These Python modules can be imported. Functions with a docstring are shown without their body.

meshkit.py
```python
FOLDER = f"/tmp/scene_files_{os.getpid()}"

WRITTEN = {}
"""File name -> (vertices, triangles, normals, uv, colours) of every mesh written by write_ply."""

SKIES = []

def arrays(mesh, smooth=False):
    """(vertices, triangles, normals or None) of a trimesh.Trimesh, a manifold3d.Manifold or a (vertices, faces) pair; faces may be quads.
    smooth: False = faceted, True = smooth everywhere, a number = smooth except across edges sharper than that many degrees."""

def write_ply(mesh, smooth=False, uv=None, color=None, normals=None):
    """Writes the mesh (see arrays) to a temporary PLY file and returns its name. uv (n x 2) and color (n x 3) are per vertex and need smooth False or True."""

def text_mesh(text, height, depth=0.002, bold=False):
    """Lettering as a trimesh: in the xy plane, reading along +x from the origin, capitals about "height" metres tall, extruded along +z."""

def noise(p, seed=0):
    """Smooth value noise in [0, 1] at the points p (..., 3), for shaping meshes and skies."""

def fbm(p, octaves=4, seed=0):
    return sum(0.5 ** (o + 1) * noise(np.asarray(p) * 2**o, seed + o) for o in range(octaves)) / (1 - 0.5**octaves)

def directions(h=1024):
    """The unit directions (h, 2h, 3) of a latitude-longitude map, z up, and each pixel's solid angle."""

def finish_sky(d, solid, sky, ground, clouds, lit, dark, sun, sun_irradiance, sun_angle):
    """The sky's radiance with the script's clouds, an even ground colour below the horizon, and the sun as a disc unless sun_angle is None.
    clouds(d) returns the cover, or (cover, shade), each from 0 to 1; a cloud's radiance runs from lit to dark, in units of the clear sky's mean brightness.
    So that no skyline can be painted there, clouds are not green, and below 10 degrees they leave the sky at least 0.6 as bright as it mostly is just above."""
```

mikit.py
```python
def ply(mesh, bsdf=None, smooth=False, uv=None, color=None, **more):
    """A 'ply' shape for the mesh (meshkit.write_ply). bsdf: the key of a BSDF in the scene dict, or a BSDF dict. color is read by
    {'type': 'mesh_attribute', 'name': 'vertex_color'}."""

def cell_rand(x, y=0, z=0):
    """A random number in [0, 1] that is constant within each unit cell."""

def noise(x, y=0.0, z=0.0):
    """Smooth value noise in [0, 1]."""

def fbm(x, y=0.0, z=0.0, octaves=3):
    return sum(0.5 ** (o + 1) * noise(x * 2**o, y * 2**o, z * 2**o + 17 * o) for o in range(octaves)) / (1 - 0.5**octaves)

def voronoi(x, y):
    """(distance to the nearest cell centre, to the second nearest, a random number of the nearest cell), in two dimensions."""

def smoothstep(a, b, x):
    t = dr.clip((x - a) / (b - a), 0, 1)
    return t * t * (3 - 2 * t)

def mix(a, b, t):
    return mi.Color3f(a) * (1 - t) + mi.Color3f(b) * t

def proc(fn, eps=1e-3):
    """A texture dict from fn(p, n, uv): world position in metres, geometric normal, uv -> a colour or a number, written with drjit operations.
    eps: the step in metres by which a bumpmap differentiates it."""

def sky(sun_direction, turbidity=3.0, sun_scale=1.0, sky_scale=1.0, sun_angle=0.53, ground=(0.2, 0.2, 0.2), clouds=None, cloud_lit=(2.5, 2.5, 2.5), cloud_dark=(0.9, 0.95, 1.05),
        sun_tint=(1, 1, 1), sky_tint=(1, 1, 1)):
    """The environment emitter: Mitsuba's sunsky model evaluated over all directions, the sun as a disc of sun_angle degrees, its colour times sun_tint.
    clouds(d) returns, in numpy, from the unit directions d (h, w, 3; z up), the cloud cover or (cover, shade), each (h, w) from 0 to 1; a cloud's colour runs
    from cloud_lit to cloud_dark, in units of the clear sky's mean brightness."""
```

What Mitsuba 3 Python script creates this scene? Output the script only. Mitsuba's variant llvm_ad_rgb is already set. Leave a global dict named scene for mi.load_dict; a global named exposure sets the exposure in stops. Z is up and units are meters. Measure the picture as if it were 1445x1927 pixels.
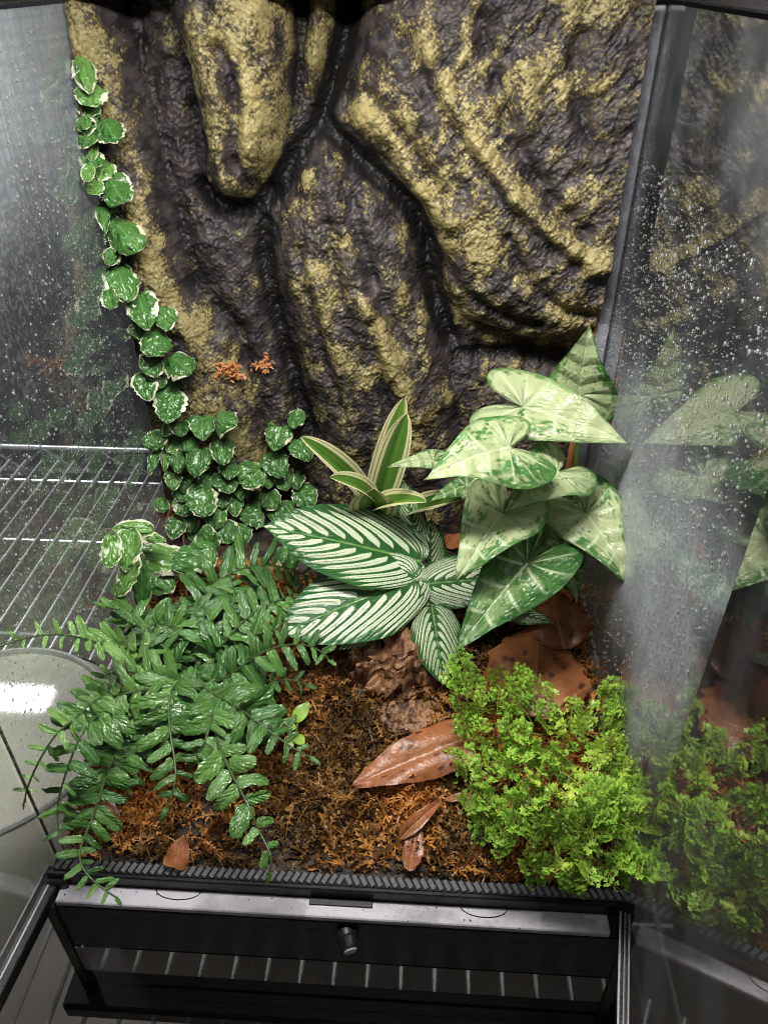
import math, numpy as np, trimesh, mitsuba as mi, mikit, meshkit
import drjit as dr
from scipy.ndimage import distance_transform_edt, gaussian_filter, map_coordinates
from scipy.interpolate import splprep, splev
from mikit import proc, noise, fbm, voronoi, cell_rand, smoothstep, mix

# ------------------------------------------------------------------ camera, light, exposure
F_PX, CX, CY = 1445.0, 722.5, 963.5
CAM = np.array([0.0379, -0.2131, 0.3827])
YAW, PITCH, ROLL = -0.0593, 0.6201, -0.0019
exposure = 0.0

def _axes():
    cy, sy, cp, sp = math.cos(YAW), math.sin(YAW), math.cos(PITCH), math.sin(PITCH)
    f = np.array([sy * cp, cy * cp, -sp]); r = np.array([cy, -sy, 0.0]); u = np.cross(r, f)
    c, s = math.cos(ROLL), math.sin(ROLL)
    return r * c + u * s, u * c - r * s, f
RT, UP, FW = _axes()
T4 = mi.ScalarTransform4f
scene, labels = {}, {}
scene['camera'] = {'type': 'perspective', 'fov_axis': 'x', 'fov': math.degrees(2 * math.atan(CX / F_PX)),
                   'near_clip': 0.01, 'far_clip': 30.0,
                   'to_world': T4().look_at(origin=CAM.tolist(), target=(CAM + FW).tolist(), up=UP.tolist())}
LAMP_Z, LAMP_Y, LAMP_L = 0.425, 0.065, 74.0      # unseen LED bar above the open top, lights the tank from overhead
LAMP2_L = 150.0                                   # unseen LED bar at the left, placed to mirror in the tub lid
FILL_L = 1.45                                     # added fill panel overhead behind the camera, lifts the shadows

W2, D, HT = 0.150, 0.240, 0.367                  # half width, depth to the foam's face, height of the back rim
SHELF_Z, BACK_Y = -0.129, 0.272
rng = np.random.default_rng(7)

# ------------------------------------------------------------------ helpers
def nrm(v):
    v = np.asarray(v, float); return v / max(np.linalg.norm(v), 1e-12)
def ray(px, py):
    return nrm(FW + RT * (px - CX) / F_PX - UP * (py - CY) / F_PX)
def at(px, py, y):
    d = ray(px, py); return CAM + d * (y - CAM[1]) / d[1]
def atz(px, py, z):
    d = ray(px, py); return CAM + d * (z - CAM[2]) / d[2]
def px_of(p):
    d = np.asarray(p) - CAM; w = d @ FW
    return np.array([CX + F_PX * (d @ RT) / w, CY - F_PX * (d @ UP) / w])

class MB:
    def __init__(s): s.v, s.f, s.uv, s.n = [], [], [], 0
    def add(s, v, f, uv=None):
        v = np.asarray(v, float); f = np.asarray(f, int)
        if f.shape[1] == 4: f = np.vstack([f[:, [0, 1, 2]], f[:, [0, 2, 3]]])
        s.v.append(v); s.f.append(f + s.n); s.uv.append(np.zeros((len(v), 2)) + .5 if uv is None else np.asarray(uv, float)); s.n += len(v); return s
    def mesh(s, m, uv=None): return s.add(m.vertices, m.faces, uv)
    def box(s, c, e, ax=None, bev=0.0):
        e = np.asarray(e, float)
        if bev > 0:
            pts = []
            for a in (-1, 1):
                for b in (-1, 1):
                    for g in (-1, 1):
                        for k in range(3):
                            q = np.array([a, b, g]) * (e - bev); q[k] = [a, b, g][k] * e[k]; pts.append(q)
            m = trimesh.convex.convex_hull(np.array(pts)); v, f = m.vertices, m.faces
        else:
            m = trimesh.creation.box(extents=2 * e); v, f = m.vertices, m.faces
        R = np.eye(3) if ax is None else np.array(ax)
        return s.add(np.asarray(v) @ R + np.asarray(c), f)
    def tube(s, pts, r, sides=7, uv=(.5, .5)):
        p = np.asarray(pts, float); r = np.broadcast_to(np.asarray(r, float), (len(p),))
        t = np.gradient(p, axis=0); t /= np.linalg.norm(t, axis=1, keepdims=True) + 1e-12
        ref = np.where(np.abs(t[:, 2:]) < .9, [[0, 0, 1.0]], [[1.0, 0, 0]])
        a = np.cross(t, ref); a /= np.linalg.norm(a, axis=1, keepdims=True) + 1e-12
        for i in range(1, len(a)):
            if a[i] @ a[i - 1] < 0: a[i] = -a[i]
        b = np.cross(t, a); ang = np.arange(sides) * 2 * np.pi / sides
        v = p[:, None] + r[:, None, None] * (np.cos(ang)[None, :, None] * a[:, None] + np.sin(ang)[None, :, None] * b[:, None])
        i, j = np.meshgrid(np.arange(len(p) - 1), np.arange(sides), indexing='ij')
        q = np.stack([i * sides + j, i * sides + (j + 1) % sides, (i + 1) * sides + (j + 1) % sides, (i + 1) * sides + j], -1).reshape(-1, 4)
        v = np.vstack([v.reshape(-1, 3), p[:1], p[-1:]]); n = len(p) * sides
        k = np.arange(sides)
        tri = np.vstack([q[:, [0, 1, 2]], q[:, [0, 2, 3]], np.stack([k * 0 + n, (k + 1) % sides, k], 1), np.stack([k * 0 + n + 1, (len(p) - 1) * sides + k, (len(p) - 1) * sides + (k + 1) % sides], 1)])
        return s.add(v, tri, np.tile(uv, (len(v), 1)))
    def get(s): return np.vstack(s.v), np.vstack(s.f), np.vstack(s.uv)

def numbered(key):
    if key not in scene and key not in labels: return key
    k = 1
    while f'{key}_{k:03d}' in scene or f'{key}_{k:03d}' in labels: k += 1
    return f'{key}_{k:03d}'
_count = {}
def newkey(key):
    k = _count.get(key, -1) + 1; _count[key] = k
    return key if k == 0 else f'{key}_{k:03d}'
def put(key, mb, bsdf, smooth=False, label=None, kind=None, cat=None, group=None, **more):
    key = newkey(key)
    v, f, uv = mb.get() if isinstance(mb, MB) else (mb if len(mb) == 3 else (*mb, np.full((len(mb[0]), 2), .5)))
    if smooth is True or smooth is False:
        scene[key] = mikit.ply((v, f), bsdf, smooth=smooth, uv=uv, **more)
    else:
        scene[key] = mikit.ply((v, f), bsdf, smooth=smooth, **more)
    info(key, label, cat, group, kind)
    return key
def info(key, label=None, cat=None, group=None, kind=None):
    d = {k: x for k, x in (('label', label), ('category', cat), ('group', group), ('kind', kind)) if x}
    if d: labels[key] = d
def thing(key, label, cat, group=None):
    key = newkey(key); info(key, label, cat, group); return key
def spline(pts, n, k=3):
    p = np.asarray(pts, float)
    tck, _ = splprep(p.T, s=0, k=min(k, len(p) - 1)); return np.array(splev(np.linspace(0, 1, n), tck)).T

# ------------------------------------------------------------------ materials
def C(r, g, b): return {'type': 'rgb', 'value': [r, g, b]}
def two(b): return {'type': 'twosided', 'bsdf': b}
def prin(col, rough=.4, spec=.5, metal=0.0, **k):
    return {'type': 'principled', 'base_color': col, 'roughness': rough, 'specular': spec, 'metallic': metal, **k}
def bump(fn, inner, scale=1.0, eps=3e-4):
    return {'type': 'bumpmap', 'arbitrary': proc(fn, eps), 'scale': scale, 'bsdf': inner}
def glossy_leaf(fn, rough=.28, trans=.35, bumpfn=None, scale=1.0, spec=.5):
    a = prin(proc(fn), rough, spec)
    if bumpfn is not None: a = bump(bumpfn, a, scale)
    return {'type': 'blendbsdf', 'weight': trans, 'a_first': two(a), 'b_second': {'type': 'principledthin', 'base_color': proc(fn), 'roughness': .6, 'diff_trans': 1.1}}

def uvsplit(uv):
    u, v = dr.abs(uv.x), dr.abs(uv.y)
    iu, iv = dr.floor(u), dr.floor(v)
    return u - iu, v - iv, iu, iv

def rock_col(p, n, uv):
    a = fbm(p.x * 330, p.y * 330, p.z * 260, 3)
    b = fbm(p.x * 950 + 5, p.y * 950, p.z * 800, 2)
    c = fbm(p.x * 90, p.y * 90, p.z * 60 + 3, 3)
    w = uv.x
    q = w + (a - .5) * .95 + (b - .5) * 1.1 + (c - .5) * 1.9
    m = smoothstep(0.56, 0.98, q)
    m0 = smoothstep(0.30, 0.62, q)
    dark = mix((.017, .014, .016), (.060, .048, .048), smoothstep(.3, .75, fbm(p.x * 140, p.y * 140, p.z * 140 + 9, 3)))
    ochre = mix((.125, .100, .040), (.305, .250, .112), smoothstep(.25, .8, b * .6 + c * .5))
    col = mix(mix(dark, mi.Color3f(.085, .066, .034), m0 * .8), ochre, m)
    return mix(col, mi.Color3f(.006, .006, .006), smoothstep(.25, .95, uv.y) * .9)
def rock_bump(p, n, uv):
    return fbm(p.x * 420, p.y * 420, p.z * 380, 3) * 0.0005 + noise(p.x * 1500, p.y * 1500, p.z * 1500) * 0.00022
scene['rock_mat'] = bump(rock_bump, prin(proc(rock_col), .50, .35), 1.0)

def soil_col(p, n, uv):
    a = fbm(p.x * 160, p.y * 160, p.z * 160, 4)
    return mix((.006, .004, .003), (.05, .024, .010), smoothstep(.3, .8, a))
scene['soil_mat'] = prin(proc(soil_col), .6, .4)
def moss_col(p, n, uv):
    u, v, iu, iv = uvsplit(uv)
    r = cell_rand(iu, 3, 1)
    big = fbm(p.x * 26, p.y * 26, 4.0, 3)
    t = smoothstep(.32, .66, big + (r - .5) * .25)
    o = mix((.36, .125, .026), (.74, .34, .085), r)
    g = mix((.055, .027, .009), (.22, .115, .032), r)
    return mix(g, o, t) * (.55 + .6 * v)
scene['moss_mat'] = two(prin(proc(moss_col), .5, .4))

def vine_col(p, n, uv):
    u, v, iu, iv = uvsplit(uv)
    s = dr.abs(u - .5) * 2
    r = cell_rand(iu, 1, 7)
    edge = dr.maximum(s, smoothstep(.80, 1.0, v) * 1.02)
    k = fbm(u * 5 + iu * 3.7, v * 5 + iu * 1.3, 0.5, 3) - .5
    white = smoothstep(.74, .80, edge + k * 1.1 - (1 - iv / 8.0) * .24)
    g = mix((.028, .095, .022), (.085, .205, .048), fbm(u * 6 + iu, v * 6, 1.0, 3) * .6 + r * .4)
    g = mix(g, mi.Color3f(.20, .38, .09), smoothstep(.965, 1.0, 1 - dr.abs(u - .5)) * .35 + smoothstep(5.5, 7.5, iv) * .45)
    return mix(g, mi.Color3f(.62, .62, .44), white)
def vine_bump(p, n, uv):
    u, v, iu, iv = uvsplit(uv)
    return fbm(u * 8 + iu * 3.1, v * 8, .3, 2) * .0034
scene['vine_mat'] = two(bump(vine_bump, prin(proc(vine_col), .26, .55), 1.0))

def fern_col(p, n, uv):
    u, v, iu, iv = uvsplit(uv)
    r = cell_rand(iu, 5, 2)
    g = mix((.020, .070, .016), (.074, .180, .036), r * .6 + fbm(u * 5 + iu, v * 7, 0, 2) * .5)
    g = mix(g, mi.Color3f(.22, .40, .10), iv / 8.0)
    return mix(g, mi.Color3f(.20, .38, .12), smoothstep(.93, 1.0, 1 - dr.abs(u - .5)) * .4)
def fern_bump(p, n, uv):
    u, v, iu, iv = uvsplit(uv)
    return (fbm(u * 4 + iu * 2.3, v * 9, .3, 2) + .5 * noise(u * 16 + iu, v * 30, 4) + .16 * dr.sin(v * 50 + dr.abs(u - .5) * -18)) * .0007
scene['fern_mat'] = two(bump(fern_bump, prin(proc(fern_col), .22, .6), 1.0))

def cal_col(p, n, uv):
    u, v, iu, iv = uvsplit(uv)
    s = dr.abs(u - .5) * 2
    side = dr.select(u > .5, 1.0, 0.0)
    nst = 21.0
    q = v * nst + side * .37 + (fbm(u * 3 + iu, v * 5 + iu * 2, side, 2) - .5) * .35
    f = q - dr.floor(q); idx = dr.floor(q)
    rr = cell_rand(idx, iu, side + 3)
    beg = .05 + rr * .08; end = .88 + rr * .10
    wid = .30 * smoothstep(0, .22, s - beg) * (1 - smoothstep(end - .14, end, s)) + .02
    d = dr.abs(f - .5)
    w = smoothstep(wid + .045, wid - .045, d) * smoothstep(beg, beg + .06, s) * (1 - smoothstep(end - .03, end + .02, s))
    w = w * (1 - .8 * smoothstep(.055, .025, d) * smoothstep(.35, .6, s + rr * .3 - .1))
    g = mix((.016, .072, .018), (.038, .130, .030), fbm(p.x * 200, p.y * 200, p.z * 200, 2))
    g = mix(g, mi.Color3f(.13, .28, .06), smoothstep(.05, .015, s))
    wh = mix((.62, .68, .50), (.46, .56, .32), iv / 8.0)
    return mix(g, wh, w)
def cal_bump(p, n, uv):
    u, v, iu, iv = uvsplit(uv)
    return dr.sin(v * 19.0 * 6.283) * .00025 + noise(u * 60 + iu * 9, v * 90, 0) * .0003
scene['calathea_mat'] = glossy_leaf(cal_col, .3, .28, cal_bump)

def syn_col(p, n, uv):
    u, v, iu, iv = uvsplit(uv)
    s = dr.abs(u - .5) * 2
    pale = iv / 8.0
    k = fbm(u * 5 + iu * 2.1, v * 7 + iu, .2, 4)
    k2 = fbm(u * 26 + iu * 5, v * 34, 1.2, 3)
    green = smoothstep(.22, .60, s * s * .40 + (k - .5) * 1.5 + (k2 - .5) * 1.1 + .34 - pale * .38)
    rim = smoothstep(.80, .97, s + (k2 - .5) * .22)
    pc = mix((.155, .245, .09), (.385, .44, .235), smoothstep(.2, .9, pale * .8 + k * .45))
    gc = mix((.014, .060, .018), (.065, .17, .04), smoothstep(.2, .75, k2 + pale * .2))
    col = mix(pc, gc, green)
    col = mix(col, gc, rim * .75)
    q = v * 8 + .15
    f = dr.abs(q - dr.floor(q) - .5)
    vein = smoothstep(.10, .02, f) * smoothstep(.02, .12, s) * (1 - smoothstep(.6, .95, s)) * .62
    vein = dr.maximum(vein, smoothstep(.05, .012, s) * .7)
    return mix(col, mi.Color3f(.50, .58, .36), vein)
def syn_bump(p, n, uv):
    u, v, iu, iv = uvsplit(uv)
    return dr.abs(dr.sin(v * 8 * 3.1416 + .47)) * .0011 + noise(u * 45 + iu * 3, v * 60, 0) * .0005
scene['syngonium_mat'] = glossy_leaf(syn_col, .26, .30, syn_bump)

def bro_col(p, n, uv):
    u, v, iu, iv = uvsplit(uv)
    s = dr.abs(u - .5) * 2
    ln = noise(u * 46 + iu * 9, v * 1.2, 0)
    g = mix((.040, .110, .020), (.150, .290, .035), ln * .6 + iv * .12)
    c = mix((.60, .50, .30), (.62, .60, .34), ln)
    e = smoothstep(.52, .58, s + (noise(v * 3 + iu, 2, 1) - .5) * .08) * (1 - .8 * smoothstep(.05, .02, dr.abs(s - .78)))
    col = mix(g, c, e)
    return mix(col, mi.Color3f(.60, .26, .24), smoothstep(.95, 1.0, v) * .5)
scene['bromeliad_mat'] = glossy_leaf(bro_col, .35, .22)

def sel_col(p, n, uv):
    u, v, iu, iv = uvsplit(uv)
    r = cell_rand(iu, 11, 4)
    g = mix((.10, .28, .024), (.62, .86, .13), v * v * .75 + r * .25)  # dark base to bright tip, contrast put into the fan colour
    g = mix(g, mi.Color3f(.55, .66, .09), smoothstep(.80, 1.0, r) * .6)
    return mix(g, mi.Color3f(.21, .115, .05), smoothstep(.5, 1.5, iv))
scene['sprig_mat'] = glossy_leaf(sel_col, .33, .45)

def dead_col(p, n, uv):
    u, v, iu, iv = uvsplit(uv)
    s = dr.abs(u - .5) * 2
    k = fbm(p.x * 110, p.y * 110, p.z * 110, 4)
    c = mix((.125, .036, .013), (.31, .112, .043), smoothstep(.25, .8, k + cell_rand(iu, 2, 2) * .2))
    d, d2, r = voronoi(u * 5 + iu * 3, v * 9)
    c = mix(c, mi.Color3f(.035, .012, .008), smoothstep(.20, .10, d) * smoothstep(.55, .6, r) * .8)
    q = v * 8
    f = dr.abs(q - dr.floor(q) - .5)
    vein = dr.maximum(smoothstep(.05, .015, s) * .8, smoothstep(.06, .02, f) * .3)
    return mix(c, mi.Color3f(.36, .17, .08), vein)
def dead_bump(p, n, uv):
    return fbm(p.x * 260, p.y * 260, p.z * 260, 3) * .0006
scene['dead_leaf_mat'] = two(bump(dead_bump, prin(proc(dead_col), .36, .45)))

def bark_col(p, n, uv):
    k = fbm(p.x * 480, p.y * 300, p.z * 110, 4) * .6 + fbm(p.x * 90, p.y * 90, p.z * 90, 3) * .4
    return mix((.045, .018, .009), (.36, .185, .090), smoothstep(.3, .72, k))
def bark_bump(p, n, uv): return fbm(p.x * 480, p.y * 300, p.z * 110, 4) * .003
scene['bark_mat'] = bump(bark_bump, prin(proc(bark_col), .5, .4))
scene['stem_green'] = prin(C(.13, .25, .06), .35)
scene['stem_brown'] = prin(C(.075, .045, .022), .5)
scene['seedling_mat'] = two(prin(C(.26, .42, .06), .35))
scene['rachis_mat'] = prin(C(.045, .075, .022), .45)
scene['straw_mat'] = two(prin(C(.50, .20, .07), .5))

def plastic_col(p, n, uv):
    return mix((.006, .006, .007), (.014, .014, .016), fbm(p.x * 60, p.y * 60, p.z * 60, 3))
scene['black_plastic'] = prin(proc(plastic_col), .34, .25)
def ledge_col(p, n, uv):
    k = fbm(p.x * 45, p.y * 90, 1, 4)
    c = mix((.25, .235, .262), (.47, .445, .49), smoothstep(.25, .7, k + noise(p.x * 900, p.y * 900, 0) * .12))
    return mix(c, mi.Color3f(.06, .055, .06), smoothstep(.60, .78, fbm(p.x * 22 + 3, p.y * 50, 7, 3)) * .8)
scene['ledge_mat'] = prin(proc(ledge_col), .42, .5)
scene['plastic_hole'] = prin(C(.003,.003,.003), .5)
scene['rib_mat'] = prin(C(.12, .12, .125), .35, .5)
def corner_strip_col(p, n, uv):
    return mix((.20, .20, .235), (.40, .40, .45), fbm(p.x * 300, p.y * 300, p.z * 150, 3))
scene['corner_strip_mat'] = bump(lambda p, n, uv: noise(p.x * 900, p.y * 900, p.z * 900) * .0006, prin(proc(corner_strip_col), .35, .5))
scene['chrome_mat'] = {'type': 'roughconductor', 'material': 'Cr', 'alpha': .16, 'distribution': 'ggx'}
scene['rail_metal'] = prin(C(.85, .85, .87), .28, .6, .5)
scene['dull_wire'] = prin(C(.66, .66, .68), .3, .6, .45)
def floor_col(p, n, uv):
    return mix((.13, .113, .088), (.23, .20, .157), fbm(p.x * 14, p.y * 14, 0, 4))
scene['floor_mat'] = prin(proc(floor_col), .55)
scene['wall_mat'] = prin(proc(lambda p, n, uv: mix((.035, .036, .042), (.06, .062, .07), fbm(p.x * 5, p.y * 5, p.z * 5, 3))), .7)
def tub_col(p, n, uv):
    return mix((.56, .56, .46), (.72, .72, .60), fbm(p.x * 25, p.y * 25, p.z * 25, 3))
scene['tub_mat'] = prin(proc(tub_col), .25, .6)
scene['tub_lid'] = {'type': 'roughplastic', 'diffuse_reflectance': proc(tub_col), 'alpha': .005, 'int_ior': 1.6}
scene['tub_rim'] = prin(C(.62, .63, .60), .12, .7)

def fog_left(p, n, uv):
    hi = smoothstep(.22, .36, p.z + (fbm(p.y * 16, p.z * 12, 3, 3) - .5) * .12)
    drops = smoothstep(.55, .72, noise(p.y * 620, p.z * 560, 2)) * smoothstep(.3, .6, fbm(p.y * 30, p.z * 30, 9, 3))
    gridd = smoothstep(.45, .8, noise(p.y * 750, 1.5, 2) * noise(p.y * 9, p.z * 680, 6) * 2.2)
    base = .045 + .05 * hi + .27 * smoothstep(.24, .39, p.z + (fbm(p.y * 16, p.z * 12, 8, 3) - .5) * .08) + .05 * smoothstep(.45, .75, fbm(p.y * 22, p.z * 14, 5, 4))  # film weight rises towards the top, making the pane paler there
    return base + drops * .06 + gridd * (.015 + .06 * hi)
def fog_right(p, n, uv):
    k = fbm(p.y * 20, p.z * 15, 4, 4)
    z = p.z + (k - .5) * .10
    yy = p.y + (fbm(p.y * 26, p.z * 26, 21, 3) - .5) * .07
    band = smoothstep(.045, .12, z) * (1 - smoothstep(.16, .24, z)) * smoothstep(.26, .16, p.y) * smoothstep(-.015, .035, yy)
    clear = smoothstep(.53, .66, noise(p.y * 700, p.z * 620, 8))
    streak = smoothstep(.6, .75, fbm(p.y * 160, p.z * 10, 2, 3))
    return .018 + .05 * smoothstep(-.005, .04, yy) * (1 - smoothstep(.20, .29, z)) * smoothstep(.04, .10, z) + .05 * smoothstep(.5, .75, fbm(p.y * 30, p.z * 24, 12, 3)) + band * (.27 + .42 * k) * (1 - .30 * clear) * (1 - .15 * streak) + .05 * smoothstep(.5, .8, k)
def pane(fn):
    return {'type': 'blendbsdf', 'weight': proc(fn), 'a_first': {'type': 'thindielectric', 'int_ior': 1.52},
            'b_second': {'type': 'principledthin', 'base_color': C(.80, .86, .92), 'roughness': .5, 'diff_trans': 1.0}}
scene['glass_left'] = pane(fog_left)
scene['glass_right'] = pane(fog_right); scene['glass_right']['a_first'] = {'type': 'thindielectric', 'int_ior': 1.68}
scene['glass_front'] = pane(lambda p, n, uv: .002 + .02 * smoothstep(.55, .8, fbm(p.x * 40, p.y * 40, p.z * 60, 3)))
scene['glass_door'] = pane(lambda p, n, uv: .006 + .03 * smoothstep(.52, .8, fbm(p.y * 30, p.z * 22, 3, 4)))
scene['rail_light'] = prin(C(.42, .40, .42), .3, .5)
scene['water_glint_mat'] = {'type': 'blendbsdf', 'weight': .30, 'a_first': {'type': 'dielectric', 'int_ior': 1.33, 'ext_ior': 1.0}, 'b_second': {'type': 'principledthin', 'base_color': C(.92, .94, .96), 'roughness': .3, 'diff_trans': 1.0}}  # white share paints the lamp sparkle into the drops

# ------------------------------------------------------------------ rock background (height field over the back wall)
NX, NZ = 560, 700
XS, ZS = np.linspace(-W2 + .0015, W2 - .010, NX), np.linspace(-.03, HT + .003, NZ)
GX, GZ = np.meshgrid(XS, ZS, indexing='ij')
CELL = XS[1] - XS[0]
def wallpoly(pts):                                # outline given on the photograph, carried to the wall's own plane
    q = np.array([at(a, b, .242) for a, b in pts])[:, [0, 2]]
    from shapely import Polygon, contains_xy
    return contains_xy(Polygon(q).buffer(0), GX, GZ)
def wallline(pts):
    q = spline(np.array([at(a, b, .25) for a, b in pts])[:, [0, 2]], 3000, 2)
    m = np.ones(GX.shape, bool)
    i = np.clip(((q[:, 0] - XS[0]) / (XS[1] - XS[0])).round().astype(int), 0, NX - 1); j = np.clip(((q[:, 1] - ZS[0]) / (ZS[1] - ZS[0])).round().astype(int), 0, NZ - 1)
    m[i, j] = False
    return distance_transform_edt(m, sampling=(XS[1] - XS[0], ZS[1] - ZS[0]))
P3 = np.stack([GX, GX * 0, GZ], -1)
wobble = np.stack([meshkit.fbm(P3 * 70, 3, 11), meshkit.fbm(P3 * 70, 3, 12)]) - .5
def inflate(pts, h, s, p=1.0):
    m = wallpoly(pts)
    d = distance_transform_edt(m, sampling=(XS[1] - XS[0], ZS[1] - ZS[0])) + 0.0
    d = np.where(m, np.maximum(d + (wobble[0]) * .004, 0), 0)
    return h * (1 - np.exp(-(d / s) ** p)), m
LOBES = {
 'left': ([(100,-40),(215,-40),(252,120),(280,220),(318,400),(362,560),(440,640),(482,760),(512,900),(525,1130),(150,1130)], .034, .011),
 'valley': ([(200,-40),(335,-40),(356,150),(370,300),(384,370),(425,418),(486,410),(488,480),(503,600),(545,730),(578,870),(470,870),(430,650),(350,560),(300,400),(255,200)], .017, .010),
 'lobe': ([(275,-60),(335,150),(360,290),(372,355),(410,392),(462,402),(503,368),(533,310),(550,180),(562,-40)], .050, .0135),
 'mid': ([(556,-40),(646,-40),(630,60),(611,150),(593,228),(564,215),(552,110)], .032, .009),
 'right': ([(672,-40),(650,90),(634,190),(648,255),(720,325),(782,400),(806,480),(828,570),(862,622),(950,652),(1050,676),(1135,660),(1290,-40)], .046, .014),
 'centre': ([(602,255),(556,312),(500,415),(490,500),(525,620),(553,720),(580,800),(600,900),(620,1130),(890,1130),(866,760),(838,650),(803,560),(778,455),(705,350),(648,290)], .030, .012),
 'low': ([(860,740),(980,700),(1100,690),(1160,690),(1130,1150),(870,1150)], .014, .012),
}
H = np.full(GX.shape, .008); region = {}
for k, (pts, h, s) in LOBES.items():
    hh, m = inflate(pts, h, s); H = np.maximum(H, hh); region[k] = m
def groove(pts, w, dep):
    global H
    d = wallline(pts); H = H - dep * np.exp(-(d / w) ** 2)
def ridge(pts, w, dep): groove(pts, w, -dep)
groove([(425,90),(448,160),(452,230),(446,300)], .0045, .013)
groove([(355,200),(385,260),(400,330)], .004, .005)
groove([(450,300),(470,345),(500,370)], .004, .004)
ridge([(330,20),(400,120),(410,220),(400,330)], .012, .006)
ridge([(500,20),(500,150),(490,260)], .010, .006)
ridge([(165,20),(215,150),(270,300),(292,470),(345,600)], .010, .008)
ridge([(660,230),(740,330),(840,420),(860,520)], .010, .006)
for g in ([(760,60),(820,180),(900,300),(960,380),(1080,480)], [(900,30),(930,150),(990,300),(1090,420)], [(1080,60),(1075,160),(1110,260)], [(700,180),(780,280),(830,380)], [(820,470),(900,560),(1010,600)], [(950,430),(1050,560),(1120,580)]):
    groove(g, .0040, .007)
for g in ([(800,60),(870,230),(960,350)], [(960,360),(1030,420),(1090,470),(1130,480)], [(985,120),(975,230)], [(745,320),(850,400)]):
    ridge(g, .006, .006)
for g in ([(560,470),(600,620),(640,760)], [(650,330),(700,520),(760,650)], [(620,420),(640,560)], [(700,600),(720,720),(760,830)]):
    groove(g, .0045, .006)
ridge([(690,560),(740,680),(790,770)], .009, .007)
ridge([(590,520),(640,700),(660,830)], .009, .005)
CRV = np.zeros(GX.shape)
for g, w, dp in (([(656,-30),(642,60),(626,130),(606,200),(592,250)], .0050, .015), ([(592,250),(548,300),(514,358),(474,404),(410,400),(372,360)], .0050, .009), ([(608,240),(650,285),(700,328),(748,372),(792,432),(804,500),(824,590),(852,660)], .0055, .013),
    ([(488,430),(494,540),(520,640),(548,735),(575,830)], .0060, .009), ([(562,-30),(556,120),(545,260)], .0030, .003), ([(860,690),(960,680),(1060,690)], .006, .008)):
    CRV = np.maximum(CRV, dp * np.exp(-(wallline(g) / w) ** 2))
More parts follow.
